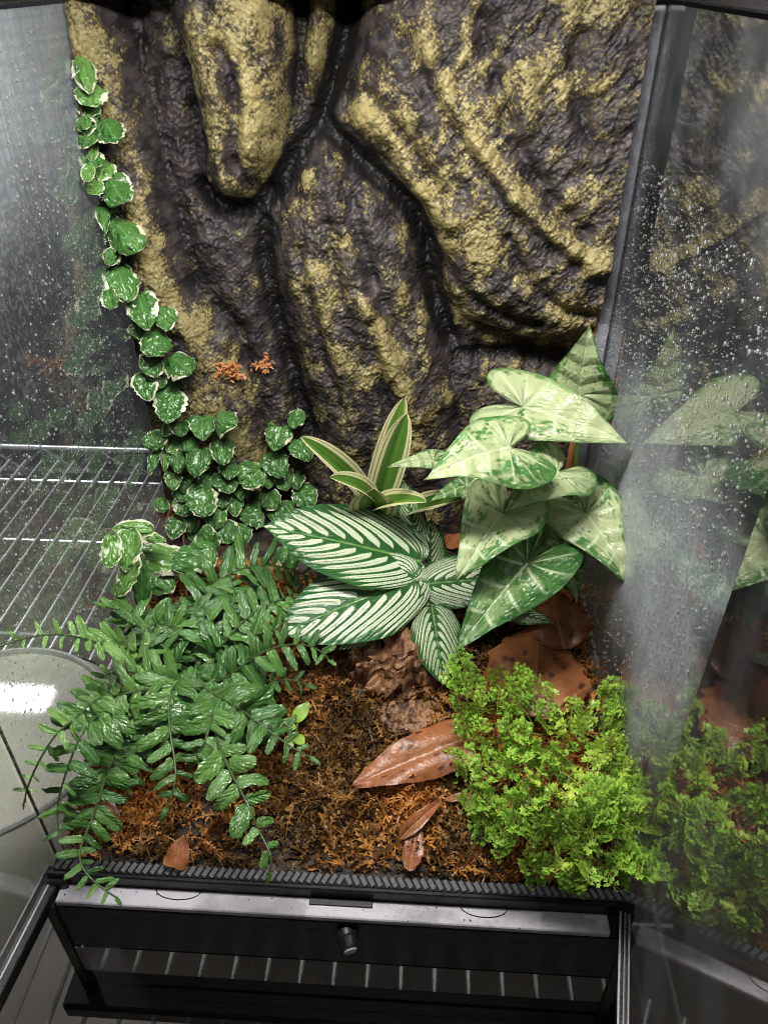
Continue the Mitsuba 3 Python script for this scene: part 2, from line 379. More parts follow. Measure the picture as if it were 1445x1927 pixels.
CRV = gaussian_filter(CRV, 3.5); H = H - CRV
# relief: fibrous streaks that follow each lobe, then pitted foam
def aniso(ang, a, b, seed):
    c, s = math.cos(ang), math.sin(ang)
    q = np.stack([(GX * c + GZ * s) * a, GX * 0, (-GX * s + GZ * c) * b], -1)
    return meshkit.fbm(q, 4, seed) - .5
A_r, A_v = aniso(math.radians(-32), 150, 48, 3), aniso(math.radians(-6), 150, 40, 5)
wr = gaussian_filter(region['right'].astype(float), 6)
H += (A_r * wr + A_v * (1 - wr)) * .0062
H += (meshkit.fbm(P3 * 90, 3, 22) - .5) * .0040 + (meshkit.fbm(P3 * 240, 3, 21) - .5) * .0014 + (meshkit.fbm(P3 * 620, 2, 31) - .5) * .0016
H = np.maximum(H, -.0132)
RY = .272 - H
def rockY(x, z):
    i = (np.asarray(x) - XS[0]) / (XS[-1] - XS[0]) * (NX - 1); j = (np.asarray(z) - ZS[0]) / (ZS[-1] - ZS[0]) * (NZ - 1)
    return map_coordinates(RY, [np.atleast_1d(i), np.atleast_1d(j)], order=1, mode='nearest')
# ---- soil surface
def soilZ(x, y):
    x, y = np.asarray(x, float), np.asarray(y, float)
    t = np.clip(y / .24, 0, 1)
    q = np.stack([x * 28, y * 28, x * 0], -1)
    return -.0075 + .0495 * t ** 1.15 + (meshkit.fbm(q, 4, 41) - .5) * .020 * np.clip(.3 + t * 3, 0, 1) + .010 * np.exp(-((x - .01) / .05) ** 2 - ((y - .10) / .06) ** 2)
def hit(px, py, lift=0.0):
    """Where the line of sight meets the rock, the soil or the side panes, minus lift metres towards the eye."""
    d = ray(px, py); t = np.arange(.20, .80, .002); p = CAM + d * t[:, None]
    inside = (p[:, 1] > rockY(p[:, 0], p[:, 2])) | ((p[:, 2] < soilZ(p[:, 0], p[:, 1])) & (p[:, 1] > 0)) | (np.abs(p[:, 0]) > W2 - .001)
    k = int(np.argmax(inside)) if inside.any() else len(t) - 1
    return CAM + d * (t[k] - .001 - lift)

# paint weight (uv.x): ochre sponged on the raised strokes, bare where the foam recedes
lowp = gaussian_filter(H, 9); relief = (gaussian_filter(H, 1.5) - lowp) / .004
depthn = np.clip((lowp - .004) / .03, 0, 1)
wgt = np.full(GX.shape, .30)
for k, a in (('left', .58), ('lobe', .64), ('mid', .66), ('right', .47), ('centre', .46), ('low', .44)):
    wgt = np.where(region[k], a, wgt)
wgt = gaussian_filter(wgt, 5)
def stroke(pts, w, a):
    global wgt
    wgt = wgt + a * np.exp(-(wallline(pts) / w) ** 2)
for pts, w, a in (([(165,20),(215,150),(265,290),(295,470),(350,600),(440,650)], .007, .35), ([(200,10),(260,180),(315,400),(350,520)], .009, -.5), ([(120,0),(165,120)], .008, .2),
    ([(330,20),(420,60),(520,40)], .014, .15), ([(340,20),(350,150),(365,250),(390,310)], .012, -.34), ([(428,90),(448,170),(446,300)], .0045, -.5), ([(460,200),(500,260),(470,370)], .012, .15),
    ([(650,200),(730,300),(850,400),(930,390)], .008, .35), ([(790,60),(860,200),(950,330)], .006, .38), ([(980,340),(1050,430),(1130,470)], .007, .36), ([(700,60),(760,160)], .012, -.2),
    ([(1000,300),(1090,340)], .02, -.18), ([(820,560),(900,620),(1050,665)], .008, .28), ([(820,420),(930,480)], .01, .15), ([(690,580),(750,690),(790,780)], .0065, .42), ([(570,500),(640,700),(640,820)], .007, .2),
    ([(610,300),(680,450),(700,560)], .012, -.22), ([(400,430),(430,600),(520,700),(530,900)], .010, -.25), ([(400,780),(470,850),(490,940)], .012, .35), ([(900,700),(1000,705)], .005, .3)):
    stroke(pts, w, a)
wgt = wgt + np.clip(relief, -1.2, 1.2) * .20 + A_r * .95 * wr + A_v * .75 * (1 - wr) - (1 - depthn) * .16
cav = np.clip((gaussian_filter(H, 22) - gaussian_filter(H, 2.5)) / .012 + gaussian_filter(CRV, 3) / .011, 0, 1)  # hollow mask: turns the foam colour near black in crevices
i, j = np.meshgrid(np.arange(NX - 1), np.arange(NZ - 1), indexing='ij')
q = np.stack([i * NZ + j, (i + 1) * NZ + j, (i + 1) * NZ + j + 1, i * NZ + j + 1], -1).reshape(-1, 4)
V = np.stack([GX, RY, GZ], -1).reshape(-1, 3)
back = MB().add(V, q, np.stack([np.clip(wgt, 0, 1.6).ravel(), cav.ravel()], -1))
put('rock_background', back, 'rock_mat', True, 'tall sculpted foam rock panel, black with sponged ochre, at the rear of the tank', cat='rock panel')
edge = MB().box([W2 - .0096, .2530, (HT - .034) / 2], [.0004, .0115, (HT + .026) / 2])
put('rock_background__side_edge', edge, 'straw_mat')

# ------------------------------------------------------------------ surroundings: floor, wall, wire shelf
fl = MB().box([0, .3, -.62], [2.2, 2.2, .02]); put('floor', fl, 'floor_mat', kind='structure')
wl = MB().box([0, 1.25, .6], [2.2, .02, 1.24]); put('wall', wl, 'wall_mat', kind='structure')
wl = MB().box([-1.7, .3, .6], [.02, 1.9, 1.24]); put('wall', wl, 'wall_mat', kind='structure')
wl = MB().box([.55, .3, .6], [.02, 1.9, 1.24]); put('wall', wl, 'wall_mat', kind='structure')  # added dark wall, set close to darken what shows past the right pane
sh = thing('wire_shelf', 'chrome wire shelf that the glass tank stands on, with zigzag rail at the back', 'shelf')
SY0, SY1, SX0, SX1 = -.14, .594, -.62, .212
rail = MB().tube([(SX0, SY1, SHELF_Z + .017), (SX1, SY1, SHELF_Z + .017)], .0034, 10); put(sh + '__rail', rail, 'rail_metal', 40)
rail = MB().tube([(SX0, SY1, SHELF_Z - .016), (SX1, SY1, SHELF_Z - .016)], .0032, 10); put(sh + '__rail', rail, 'rail_metal', 40)
rail = MB().tube([(SX0, SY0, SHELF_Z - .003), (SX1, SY0, SHELF_Z - .003)], .0034, 10); put(sh + '__rail', rail, 'chrome_mat', 40)
zz = [(x, SY1, SHELF_Z + (.016 if k % 2 else -.014)) for k, x in enumerate(np.arange(SX0, SX1, .036))]
put(sh + '__zigzag_truss', MB().tube(zz, .0023, 6), 'rail_metal', 40)
for y in (.551, .433, .29, .05): put(sh + '__cross_rod', MB().tube([(SX0, y, SHELF_Z - .0045), (SX1, y, SHELF_Z - .0045)], .0022, 8), 'dull_wire', 40)
for x in np.arange(SX0 + .01, SX1, .0208):
    put(sh + '__wire', MB().tube([(x, SY0, SHELF_Z), (x, SY1, SHELF_Z)], .0016, 6), 'dull_wire', 40)

# ------------------------------------------------------------------ the glass tank
tk = thing('glass_terrarium', 'wet glass terrarium with black plastic frame, foggy side panes and opened front doors', 'terrarium')
ZB = SHELF_Z + .003
def slab(key, c, e, mat, bev=.001, **k): return put(key, MB().box(c, e, None, bev), mat, **k)
def pane_quad(key, a, b, c, d, mat, **k):
    v = np.array([a, b, c, d], float); return put(key, MB().add(v, [[0, 1, 2, 3]], [[0, 0], [1, 0], [1, 1], [0, 1]]), mat, **k)
pane_quad(tk + '__side_pane', (-W2, .002, ZB + .03), (-W2, .285, ZB + .03), (-W2, .285, HT), (-W2, .002, HT), 'glass_left', label='left side pane dulled by fine condensation, shelf showing through')
pane_quad(tk + '__side_pane', (W2, .0012, ZB + .03), (W2, .285, ZB + .03), (W2, .285, HT), (W2, .0012, HT), 'glass_right', label='right side pane fogged and beaded, mirroring the plants')
slab(tk + '__back_pane', [0, .288, (HT + ZB) / 2], [W2 + .003, .002, (HT - ZB) / 2], 'black_plastic')
slab(tk + '__top_rim', [0, .262, HT + .0135], [W2 + .008, .030, .011], 'black_plastic')
for s in (-1, 1): slab(tk + '__top_rim', [s * (W2 + .004), .105, HT + .012], [.0075, .126, .010], 'black_plastic')
slab(tk + '__corner_strip', [W2 - .0047, .2455, (HT - .02) / 2], [.0044, .0030, (HT + .02) / 2], 'corner_strip_mat')  # grey strip filling the gap between foam and side pane
slab(tk + '__corner_strip', [-W2 + .0030, .245, (HT - .02) / 2], [.0026, .0030, (HT + .02) / 2], 'corner_strip_mat')
# front: ribbed vent, ledge, lower pane, base
mb = MB().add([(-W2, .0014, -.0045), (W2, .0014, -.0045), (W2, -.0034, -.0068), (-W2, -.0034, -.0068), (-W2, .0014, -.012), (W2, .0014, -.012), (W2, -.0034, -.012), (-W2, -.0034, -.012)],
             [[0, 3, 2, 1], [4, 5, 6, 7], [0, 1, 5, 4], [2, 3, 7, 6], [1, 2, 6, 5], [3, 0, 4, 7]])
put(tk + '__vent_channel', mb, 'black_plastic')
sl = math.atan2(.0023, .0048)
for k, x in enumerate(np.linspace(-W2 + .003, W2 - .002, 76)):
    an = (.55 if x < .003 else -.55)
    yv = np.array([math.sin(an), math.cos(an) * math.cos(sl), math.cos(an) * math.sin(sl)]); zv = np.array([0, -math.sin(sl), math.cos(sl)]); xv = nrm(np.cross(yv, zv))
    put(tk + '__vent_slat', MB().box([x, -.0009, -.0052], [.00125, .0027, .0008], np.array([xv, yv, np.cross(xv, yv)]), .0003), 'rib_mat')
slab(tk + '__front_bar', [0, -.0049, -.0115], [W2 + .003, .0013, .0052], 'black_plastic', .0006)
lx0, lx1 = -W2 + .004, W2 - .010
slab(tk + '__front_ledge', [(lx0 + lx1) / 2, -.0112, -.0165], [(lx1 - lx0) / 2, .0050, .0020], 'ledge_mat', .0006)
slab(tk + '__ledge_end', [W2 - .0045, -.0112, -.0168], [.0052, .0048, .0022], 'black_plastic', .0006)
slab(tk + '__latch_slot', [.003, -.0083, -.0146], [.0165, .0020, .0008], 'plastic_hole', .0003)
for cx in (-.083, .077):
    a = np.linspace(np.pi, 2 * np.pi, 24)
    put(tk + '__knockout_arc', MB().tube([(cx + .0118 * math.cos(t), -.0066 + .0050 * math.sin(t), -.01445) for t in a], .0003, 5), 'black_plastic')
slab(tk + '__vent_strip', [0, -.0150, -.0395], [W2 - .002, .0016, .0210], 'black_plastic', .0005)
pane_quad(tk + '__lower_pane', (-W2 + .002, -.0170, ZB + .012), (W2 - .002, -.0170, ZB + .012), (W2 - .002, -.0170, -.0605), (-W2 + .002, -.0170, -.0605), 'glass_front', label='dark lower front pane mirroring the wires of the shelf')
for s in (-1, 1): slab(tk + '__front_post', [s * (W2 - .0005), -.0150, (ZB - .018) / 2], [.0030, .0032, (-.018 - ZB) / 2], 'black_plastic', .0006)
slab(tk + '__black_backing', [0, .130, ZB + .042], [W2 - .003, .1180, .034], 'black_plastic', .004)  # unseen black block behind the lower pane, keeps it dark
slab(tk + '__base', [0, .124, ZB + .0065], [W2 + .013, .152, .0065], 'black_plastic', .002)
slab(tk + '__base_lip', [0, -.0235, ZB + .0138], [W2 + .010, .0030, .0010], 'black_plastic', .0004)
prof = [(0, .0058), (.003, .0058), (.004, .0050), (.0078, .0048), (.0090, .0038)]
put(tk + '__lock_knob', MB().tube([(.006 + a * .35, -.0165 - a, -.027 - a * .1) for a, r in prof], [r for a, r in prof], 20), 'black_plastic', 35)
put(tk + '__lock_knob__face', MB().tube([(.00915, -.0255, -.0279), (.0094, -.0262, -.0280)], [.0037, .0031], 20), 'ledge_mat', 35)
for x in np.linspace(-.138, .138, 14):
    put(tk + '__vent_hole', MB().add([(x - .0055, -.01665, -.0248), (x + .0035, -.01665, -.0248), (x + .0055, -.01665, -.0290), (x - .0035, -.01665, -.0290)], [[0, 3, 2, 1]]), 'plastic_hole')
for side, hx, ang in ((1, W2, math.radians(-12)), (-1, -W2 - .0012, math.radians(5))):
    dv = np.array([math.sin(ang) * side if side > 0 else -math.sin(ang), -math.cos(ang), 0]); h = np.array([hx, .0012, 0]); e = h + dv * .150
    nv = np.array([-dv[1], dv[0], 0]); zb, zt = -.012, HT - .004
    dk = tk + '__door' + ('' if side > 0 else '_001')
    labels[dk] = {'label': 'right glass door swung open, mirroring the bush and the grey ledge' if side > 0 else 'left glass door swung open past the rim'}
    pane_quad(dk + '__pane', h + [0, 0, zb], e + [0, 0, zb], e + [0, 0, zt], h + [0, 0, zt], 'glass_door')
    ax = np.array([dv, nv, [0, 0, 1]]); hw = .0022 if side > 0 else .0048
    put(dk + '__bottom_rail', MB().box((h + e) / 2 + [0, 0, zb - .004], [.075, hw, .0042], ax, .0006), 'black_plastic')
    for o in (-1, .15): put(dk + '__rail_edge', MB().tube([h + nv * hw * o + [0, 0, zb + .0006], e + nv * hw * o + [0, 0, zb + .0006]], .00055, 6), 'rail_light')
    put(dk + '__hinge_block', MB().box(h + [-side * .004 if side < 0 else .001, -.004, -.016], [.0058 if side < 0 else .002, .0065, .006], None, .001), 'black_plastic')
    if side < 0: put(dk + '__edge_seal', MB().tube([h + [0, .003, zb], h + [0, .003, zt]], .0007, 6), 'black_plastic')

# ------------------------------------------------------------------ lamps
lamp = thing('unseen_led_lamp', 'unseen black LED bar lamp above the open top of the glass tank, lighting the plants', 'lamp')
put(lamp + '__housing', MB().box([0, LAMP_Y, LAMP_Z + .0165], [.125, .032, .014], None, .003), 'black_plastic')
put(lamp + '__diode_strip', MB().add([(-.11, LAMP_Y - .022, LAMP_Z), (-.11, LAMP_Y + .022, LAMP_Z), (.11, LAMP_Y + .022, LAMP_Z), (.11, LAMP_Y - .022, LAMP_Z)], [[0, 1, 2, 3]]), 'black_plastic',
    emitter={'type': 'area', 'radiance': C(LAMP_L, LAMP_L * .985, LAMP_L * .93)})
lamp = thing('unseen_led_lamp', 'unseen LED bar lamp left of the tank, mirrored in the tub lid and lighting the shelf', 'lamp')
TUB = np.array([-.262, .118, -.060])
def bounce(px, py, z):
    d = ray(px, py); p = atz(px, py, TUB[2]); return p + d * [1, 1, -1] * ((z - TUB[2]) / -d[2])
q4 = [bounce(a, b, .50) for a, b in ((104, 1291), (88, 1332), (-150, 1332), (-134, 1291))]
L2 = np.mean(q4, 0); e1, e2 = np.abs(q4[0] - q4[3])[0] / 2, np.abs(q4[0] - q4[1])[1] / 2
put(lamp + '__housing', MB().box(L2 + [0, 0, .0165], [e1 + .02, e2 + .02, .014], None, .003), 'black_plastic')
put(lamp + '__diode_strip', MB().add(L2 + np.array([(-e1, -e2, 0), (-e1, e2, 0), (e1, e2, 0), (e1, -e2, 0)]), [[0, 1, 2, 3]]), 'black_plastic',
    emitter={'type': 'area', 'radiance': C(LAMP2_L, LAMP2_L, LAMP2_L * 1.02)})
rl = thing('fill_ceiling_lamp', 'wide flat fill lamp added overhead behind the viewer, out of view', 'lamp')
put(rl + '__housing', MB().box([.1, -1.2, 1.93], [.62, .62, .02]), 'ledge_mat')
put(rl + '__diffuser', MB().add([(-.5, -1.8, 1.9), (-.5, -.6, 1.9), (.7, -.6, 1.9), (.7, -1.8, 1.9)], [[0, 1, 2, 3]]), 'ledge_mat', emitter={'type': 'area', 'radiance': C(FILL_L, FILL_L, FILL_L * 1.05)})
# ------------------------------------------------------------------ ground in the tank
nx, ny = 150, 130
gx, gy = np.meshgrid(np.linspace(-W2 + .001, W2 - .001, nx), np.linspace(.0016, .262, ny), indexing='ij')
i, j = np.meshgrid(np.arange(nx - 1), np.arange(ny - 1), indexing='ij')
q = np.stack([i * ny + j, (i + 1) * ny + j, (i + 1) * ny + j + 1, i * ny + j + 1], -1).reshape(-1, 4)
put('soil', MB().add(np.stack([gx, gy, soilZ(gx, gy)], -1).reshape(-1, 3), q), 'soil_mat', True, kind='structure')
def moss_mesh(n, seed):
    g = np.random.default_rng(seed); V, Fc, U = [], [], []; at_ = 0
    P = np.stack([g.uniform(-W2 + .004, W2 - .004, n), g.uniform(.0075, .20, n)], 1)
    dens = meshkit.fbm(np.stack([P[:, 0] * 40, P[:, 1] * 40, P[:, 0] * 0], -1), 3, 77)
    P = P[dens + g.uniform(-.25, .25, n) > .41]
    for k, (x, y) in enumerate(P):
        z = float(soilZ(x, y)); L = g.uniform(.007, .017) * (1.15 if y < .07 else 1)
        a = g.uniform(0, 2 * np.pi); el = g.uniform(-.1, .9); d = np.array([math.cos(a) * math.cos(el), math.sin(a) * math.cos(el) - .12 * (y > .03), math.sin(el)]); d = nrm(d)
        sd = nrm(np.cross(d, g.normal(size=3))); up = np.cross(sd, d); bend = g.uniform(-.9, .9)
        p0 = np.array([x, y, z - .001 + g.uniform(0, .006)]); ns = 5; w = g.uniform(.00065, .00125)
        ts = np.linspace(0, 1, ns); cen = p0 + d * (L * ts)[:, None] + up * (L * bend * ts ** 2 * .6)[:, None] - np.array([0, 0, 1]) * (L * .3 * ts ** 2)[:, None]
        if cen[:, 1].min() < .0035: cen[:, 1] = .0035 + np.abs(cen[:, 1] - .0035) * .5
        idv = k % 997
        vv = np.vstack([np.stack([c - sd * w * (1.1 - t), c + sd * w * (1.1 - t)]) for c, t in zip(cen, ts)])
        ff = [[2 * s, 2 * s + 1, 2 * s + 3] for s in range(ns - 1)] + [[2 * s, 2 * s + 3, 2 * s + 2] for s in range(ns - 1)]
        uu = [[idv + .5, t * .9 + .05] for t in ts for _ in (0, 1)]
        for s in range(1, ns):
            for sg in (-1, 1):
                for up2 in (0.3,):
                    l2 = L * g.uniform(.16, .36) * (1.25 - ts[s]); dd = nrm(sd * sg * g.uniform(.6, 1.1) + d * g.uniform(.2, .8) + up * g.uniform(-.5, .9))
                    c = cen[s]; n0 = len(vv); w2 = w * 1.25; pr = np.cross(dd, up)
                    vv = np.vstack([vv, c - d * w2, c + d * w2, c + dd * l2 * .6 + pr * w2, c + dd * l2]); ff += [[n0, n0 + 1, n0 + 2], [n0, n0 + 2, n0 + 3]]
                    uu += [[idv + .5, ts[s] * .6]] * 2 + [[idv + .5, .8], [idv + .5, .95]]
        V.append(vv); Fc.append(np.array(ff) + at_); U.append(uu); at_ += len(vv)
    return np.vstack(V), np.vstack(Fc), np.vstack(U)
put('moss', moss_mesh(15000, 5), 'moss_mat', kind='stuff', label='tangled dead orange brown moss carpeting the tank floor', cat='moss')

# ------------------------------------------------------------------ leaves
def outline(pts, n=28):
    p = np.asarray(pts, float); tck, _ = splprep(p.T, s=0, k=3); return np.array(splev(np.linspace(0, 1, n) ** .95, tck)).T
OV = outline([(0,0),(.16,.02),(.34,.16),(.42,.38),(.36,.64),(.20,.86),(.07,.965),(0,1)])            # ovate
CORD = outline([(0,0),(.10,-.06),(.26,-.07),(.42,.06),(.47,.28),(.40,.56),(.24,.82),(.08,.965),(0,1)])   # heart
ROUND = outline([(0,0),(.14,-.03),(.34,.06),(.47,.32),(.46,.60),(.33,.86),(.14,.985),(0,1)])
SAG = outline([(0,0),(.025,-.10),(.09,-.28),(.22,-.43),(.36,-.45),(.47,-.33),(.51,-.14),(.49,.04),(.40,.26),(.29,.47),(.17,.69),(.07,.88),(.02,.96),(0,1)], 46)
STRAP = outline([(0,0),(.38,.02),(.45,.2),(.48,.45),(.44,.68),(.30,.87),(.12,.97),(0,1)], 26)
ELL = outline([(0,0),(.13,.02),(.33,.13),(.44,.33),(.40,.55),(.28,.75),(.13,.90),(.035,.97),(0,1)], 36)
TORN = outline([(0,0),(.20,-.03),(.44,.02),(.47,.14),(.44,.34),(.36,.56),(.22,.80),(.08,.95),(.02,.99),(0,1)], 34)
PINNA = outline([(0,0),(.30,-.02),(.47,.08),(.45,.3),(.44,.55),(.37,.8),(.19,.96),(0,1)], 14)

def leaf(ol, B, T, wid, nh, J=5, fold=.25, arch=.35, curl=.0, wave=.0, waven=3, sweep=.28, quilt=0.0, ids=(0, 0), seed=0, jag=0.0, twist=0.0, thick=0.0):
    """Leaf blade from attachment B to tip T; wid = full width over length; nh = side that faces out."""
    g = np.random.default_rng(seed + 1000); K = len(ol); B, T = np.asarray(B, float), np.asarray(T, float)
    ph = g.uniform(0, 6.28, 4)
    rows = []
    wmax = ol[:, 0].max() * 2
    for sg in (-1, 1):
        P = ol.copy(); P[:, 0] *= wid / wmax
        t = np.linspace(0, 1, K)
        if jag: P[:, 0] *= 1 + jag * (np.sin(t * 46 + ph[0]) * .5 + g.normal(size=K) * .35) * np.sin(np.pi * t)
        if jag: P[:, 1] += jag * .12 * np.sin(t * 38 + ph[1]) * np.sin(np.pi * t)
        m = np.clip((P[:, 1] - sweep * np.abs(P[:, 0])), 0, 1) * .98 + .0
        m = np.maximum.accumulate(np.where(t < .02, 0, m)); m[-1] = 1.0
        s = np.linspace(0, 1, J + 1)
        M = np.stack([m * 0, m], -1)
        row = M[:, None] + (P - M)[:, None] * s[None, :, None]
        row[..., 1] += (np.sin(np.pi * s) * (.25 if sweep < .6 else -.22) * sweep * np.abs(P[:, :1]))
        row[..., 0] *= sg
        rows.append((row, s, t))
    Vs, Us = [], []
    for (row, s, t), sg in zip(rows, (-1, 1)):
        x, y = row[..., 0], row[..., 1]
        tt = t[:, None]
        z = fold * np.abs(x) - curl * x * x / max(wid, .05) * 2 + wave * wid * np.sin(waven * 2 * np.pi * tt + ph[2] + sg) * s[None] ** 2
        if quilt: z = z + quilt * np.abs(np.sin(np.pi * 8 * tt + .47)) * np.sin(np.pi * s[None])
        z = z + twist * x * y
        th = arch * np.clip(y, -.08, 1)
        # bend along y: integrate the arc
        low_ = np.minimum(y + .08, 0)
        if abs(arch) > 1e-4:
            yy, zz = np.sin(th) / arch + low_, -(1 - np.cos(th)) / arch
        else: yy, zz = y, 0 * y
        Vs.append(np.stack([x, yy + z * np.sin(th), zz + z * np.cos(th)], -1)); Us.append(np.stack([np.broadcast_to(.5 + sg * .48 * s[None], x.shape), np.broadcast_to(.01 + .97 * tt, x.shape)], -1))
    n1 = K * (J + 1)
    V = np.vstack([Vs[0].reshape(-1, 3), Vs[1].reshape(-1, 3)]); U = np.vstack([Us[0].reshape(-1, 2), Us[1].reshape(-1, 2)])
    a, b = np.meshgrid(np.arange(K - 1), np.arange(J), indexing='ij')
    q = np.stack([a * (J + 1) + b, (a + 1) * (J + 1) + b, (a + 1) * (J + 1) + b + 1, a * (J + 1) + b + 1], -1).reshape(-1, 4)
    Fq = np.vstack([q, q[:, ::-1] + n1])
    # weld the midrib so that shading is continuous there
    idx = np.arange(2 * n1); mid = np.arange(K) * (J + 1); idx[mid + n1] = mid
    Fq = idx[Fq]
    tipv = V[(K - 1) * (J + 1)]; c = tipv / np.linalg.norm(tipv); L = np.linalg.norm(T - B) / np.linalg.norm(tipv)
    ex = np.array([1.0, 0, 0]); en = np.cross(ex, c)
    Cw = nrm(T - B); Xw = nrm(np.cross(Cw, nh)); Nw = np.cross(Xw, Cw)
    Wd = (np.outer(V @ ex, Xw) + np.outer(V @ c, Cw) + np.outer(V @ en, Nw)) * L + B
    return Wd, Fq, U + np.array([ids[0], ids[1]])
def facing(p, cam=1.0, up=.5, right=0.0, back=0.0):
    return nrm(nrm(CAM - p) * cam + np.array([0, 0, 1]) * up + np.array([1, 0, 0]) * right + np.array([0, 1, 0]) * back)
def addleaf(mb, *a, **k):
    v, f, uv = leaf(*a, **k); return mb.add(v, f, uv)

# ------------------------------------------------------------------ creeping fig vines: (x, y) of the blade's middle in the photograph, length, width, tip direction (0 right, 90 down), pale rim 0-7, lift
VINE = [(161,142,78,44,80,6,.006),(172,180,44,52,95,6,.008),(164,228,62,42,85,5,.006),(208,247,56,56,60,4,.010),(174,285,40,20,95,7,.005),(165,325,36,22,110,7,.010),
 (217,354,74,62,52,2,.008),(194,413,60,24,85,3,.006),(240,446,76,64,48,1,.009),(228,532,84,60,72,3,.010),(270,588,76,62,72,3,.014),(311,601,50,46,85,2,.006),(263,624,34,46,100,4,.010),
 (292,647,52,56,80,2,.016),(283,685,44,62,160,4,.014),(339,686,58,58,38,3,.010),(276,729,58,52,80,4,.016),(325,724,36,36,90,1,.004),(318,767,66,66,95,3,.018),
 (340,808,28,42,90,2,.006),(290,827,46,40,150,3,.012),(381,807,45,46,85,3,.008),(427,792,42,50,20,4,.012),(287,872,48,20,100,1,.008),(311,868,42,16,95,6,.010),(335,866,50,36,95,2,.008),
 (372,872,54,46,95,2,.014),(354,836,28,32,90,1,.006),(419,852,48,44,90,2,.010),(326,906,36,30,90,5,.012),(431,887,32,34,80,3,.006),(427,909,42,50,80,2,.009),(471,897,46,52,150,1,.010),
 (346,951,42,40,110,3,.012),(381,942,62,56,85,2,.018),(341,932,28,32,90,2,.006),(405,973,46,40,95,1,.012),(420,940,34,32,90,1,.005),(442,953,40,32,90,4,.006),(472,970,42,52,160,1,.010),
 (510,942,38,36,60,2,.010),(360,983,38,30,90,1,.012),(329,996,40,40,100,2,.014),(427,1002,44,44,80,3,.014),(522,968,38,42,90,1,.006),(576,1026,38,42,100,1,.006),
 (390,1012,52,46,265,4,0.038),(363,1050,88,58,165,3,0.044),(305,1053,88,48,10,4,0.040),(283,1012,52,22,20,5,0.038),(250,997,62,32,185,5,0.040),(209,1038,52,30,100,4,0.038),(241,1038,64,40,95,4,0.044),
 (238,1082,72,30,110,5,0.040),(296,1086,70,58,40,3,0.032),(265,1082,82,26,270,1,0.046),(393,1060,40,22,100,5,0.036),(606,1043,38,32,110,4,0.026),(540,1055,40,30,90,1,0.028),
 (305,950,30,26,80,2,.004),(390,905,34,36,90,1,.003),(350,910,36,36,95,1,.002),(455,925,34,34,100,1,.002),(400,1000,40,40,90,1,.004),(370,1000,40,36,110,1,.004),(455,1005,38,36,90,1,.004)]
MID = [(559,788,30,36,0,0,.010),(522,825,50,48,110,1,.012),(571,848,46,46,60,1,.010),(521,876,56,50,60,1,.014),(533,902,46,44,80,2,.008),(573,935,44,44,70,1,.008),(556,905,34,34,80,1,.004),(548,960,36,36,90,1,.004),(505,905,30,28,90,2,.006)]
_vg = np.random.default_rng(23)
_pa = spline(np.array([(150,150),(160,250),(182,340),(205,440),(222,520),(262,620),(300,700),(312,770),(318,850),(330,930)], float), 60)
for _k in range(24):
    _x, _y = _pa[int(2 + _k * 2.3)]; VINE.append((_x + _vg.normal() * 9 + 5, _y, _vg.uniform(26, 42), _vg.uniform(24, 38), _vg.uniform(40, 130), int(_vg.integers(2, 7)), .003 + .004 * _vg.random()))
def vine(key, rows, stems, label, bright=()):
    t = thing(key, label, 'creeping fig')
    mb = MB()
    for st in stems:
        p = spline([hit(a, b, l) for a, b, l in st], 40)
        p = p + np.cumsum(rng.normal(size=p.shape) * .00012, 0)
        mb.tube(p, np.linspace(.0009, .0006, len(p)), 6)
    put(t + '__stem', mb, 'stem_brown', 40)
    for k, (x, y, L, w, a, pale, lift) in enumerate(rows):
        if k < 19 and len(rows) > 20: L, w = L * .92, w * .90
        if 48 <= k < 59 and len(rows) > 20: L, w = L * 1.22, w * 1.25
        r = math.radians(a + rng.uniform(-6, 6)); dx, dy = math.cos(r) * L / 2, math.sin(r) * L / 2
        c = hit(x, y, lift + .003); dc = (c - CAM) @ FW
        B = CAM + ray(x - dx, y - dy) * (dc / (ray(x - dx, y - dy) @ FW) + .002)
        T = CAM + ray(x + dx, y + dy) * (dc / (ray(x + dx, y + dy) @ FW) - .002)
        nh = facing(c, 1.0, .35 + rng.uniform(-.2, .3), rng.uniform(-.25, .25))
        hue = pale + (0 if k not in bright else 0)
        ol = CORD if rng.random() < .55 else ROUND
        m = leaf(ol, B, T, min(w / L * 1.05, 1.4) if L > w * .6 else 1.4, nh, 6, rng.uniform(-.05, .35), rng.uniform(.1, 1.1), rng.uniform(0, .8), rng.uniform(.02, .09), 3, .3, .03, (k % 60, min(pale + 1 + 2 * (48 <= k < 59), 7)), k * 7 + len(rows), .11)
        put(t + '__leaf', m, 'vine_mat', True)
    return t
STEM_A = [[(150,150,.004),(160,250,.004),(182,340,.004),(205,440,.004),(222,520,.004),(262,620,.004),(300,700,.005),(312,770,.005),(318,850,.004),(330,930,.004),(345,1000,.006)],
          [(318,780,.004),(350,820,.004),(395,880,.004),(400,960,.004),(410,1040,.006)],[(330,930,.004),(300,1000,.012),(262,1030,.02),(240,1100,.022)],[(395,880,.004),(440,900,.004),(470,960,.005)],
          [(135,103,.002),(142,112,.003),(150,150,.004)],[(345,1000,.01),(350,1060,.016),(352,1130,.012)]]
STEM_B = [[(552,770,.004),(545,830,.004),(556,900,.004),(553,980,.004)]]
vine('variegated_fig_vine', VINE, STEM_A, 'creeping fig vine with white rimmed green leaves climbing the left corner of the rock')
vine('green_fig_vine', MID, STEM_B, 'short creeping fig vine with plain green leaves beside the striped plant, mid rock')

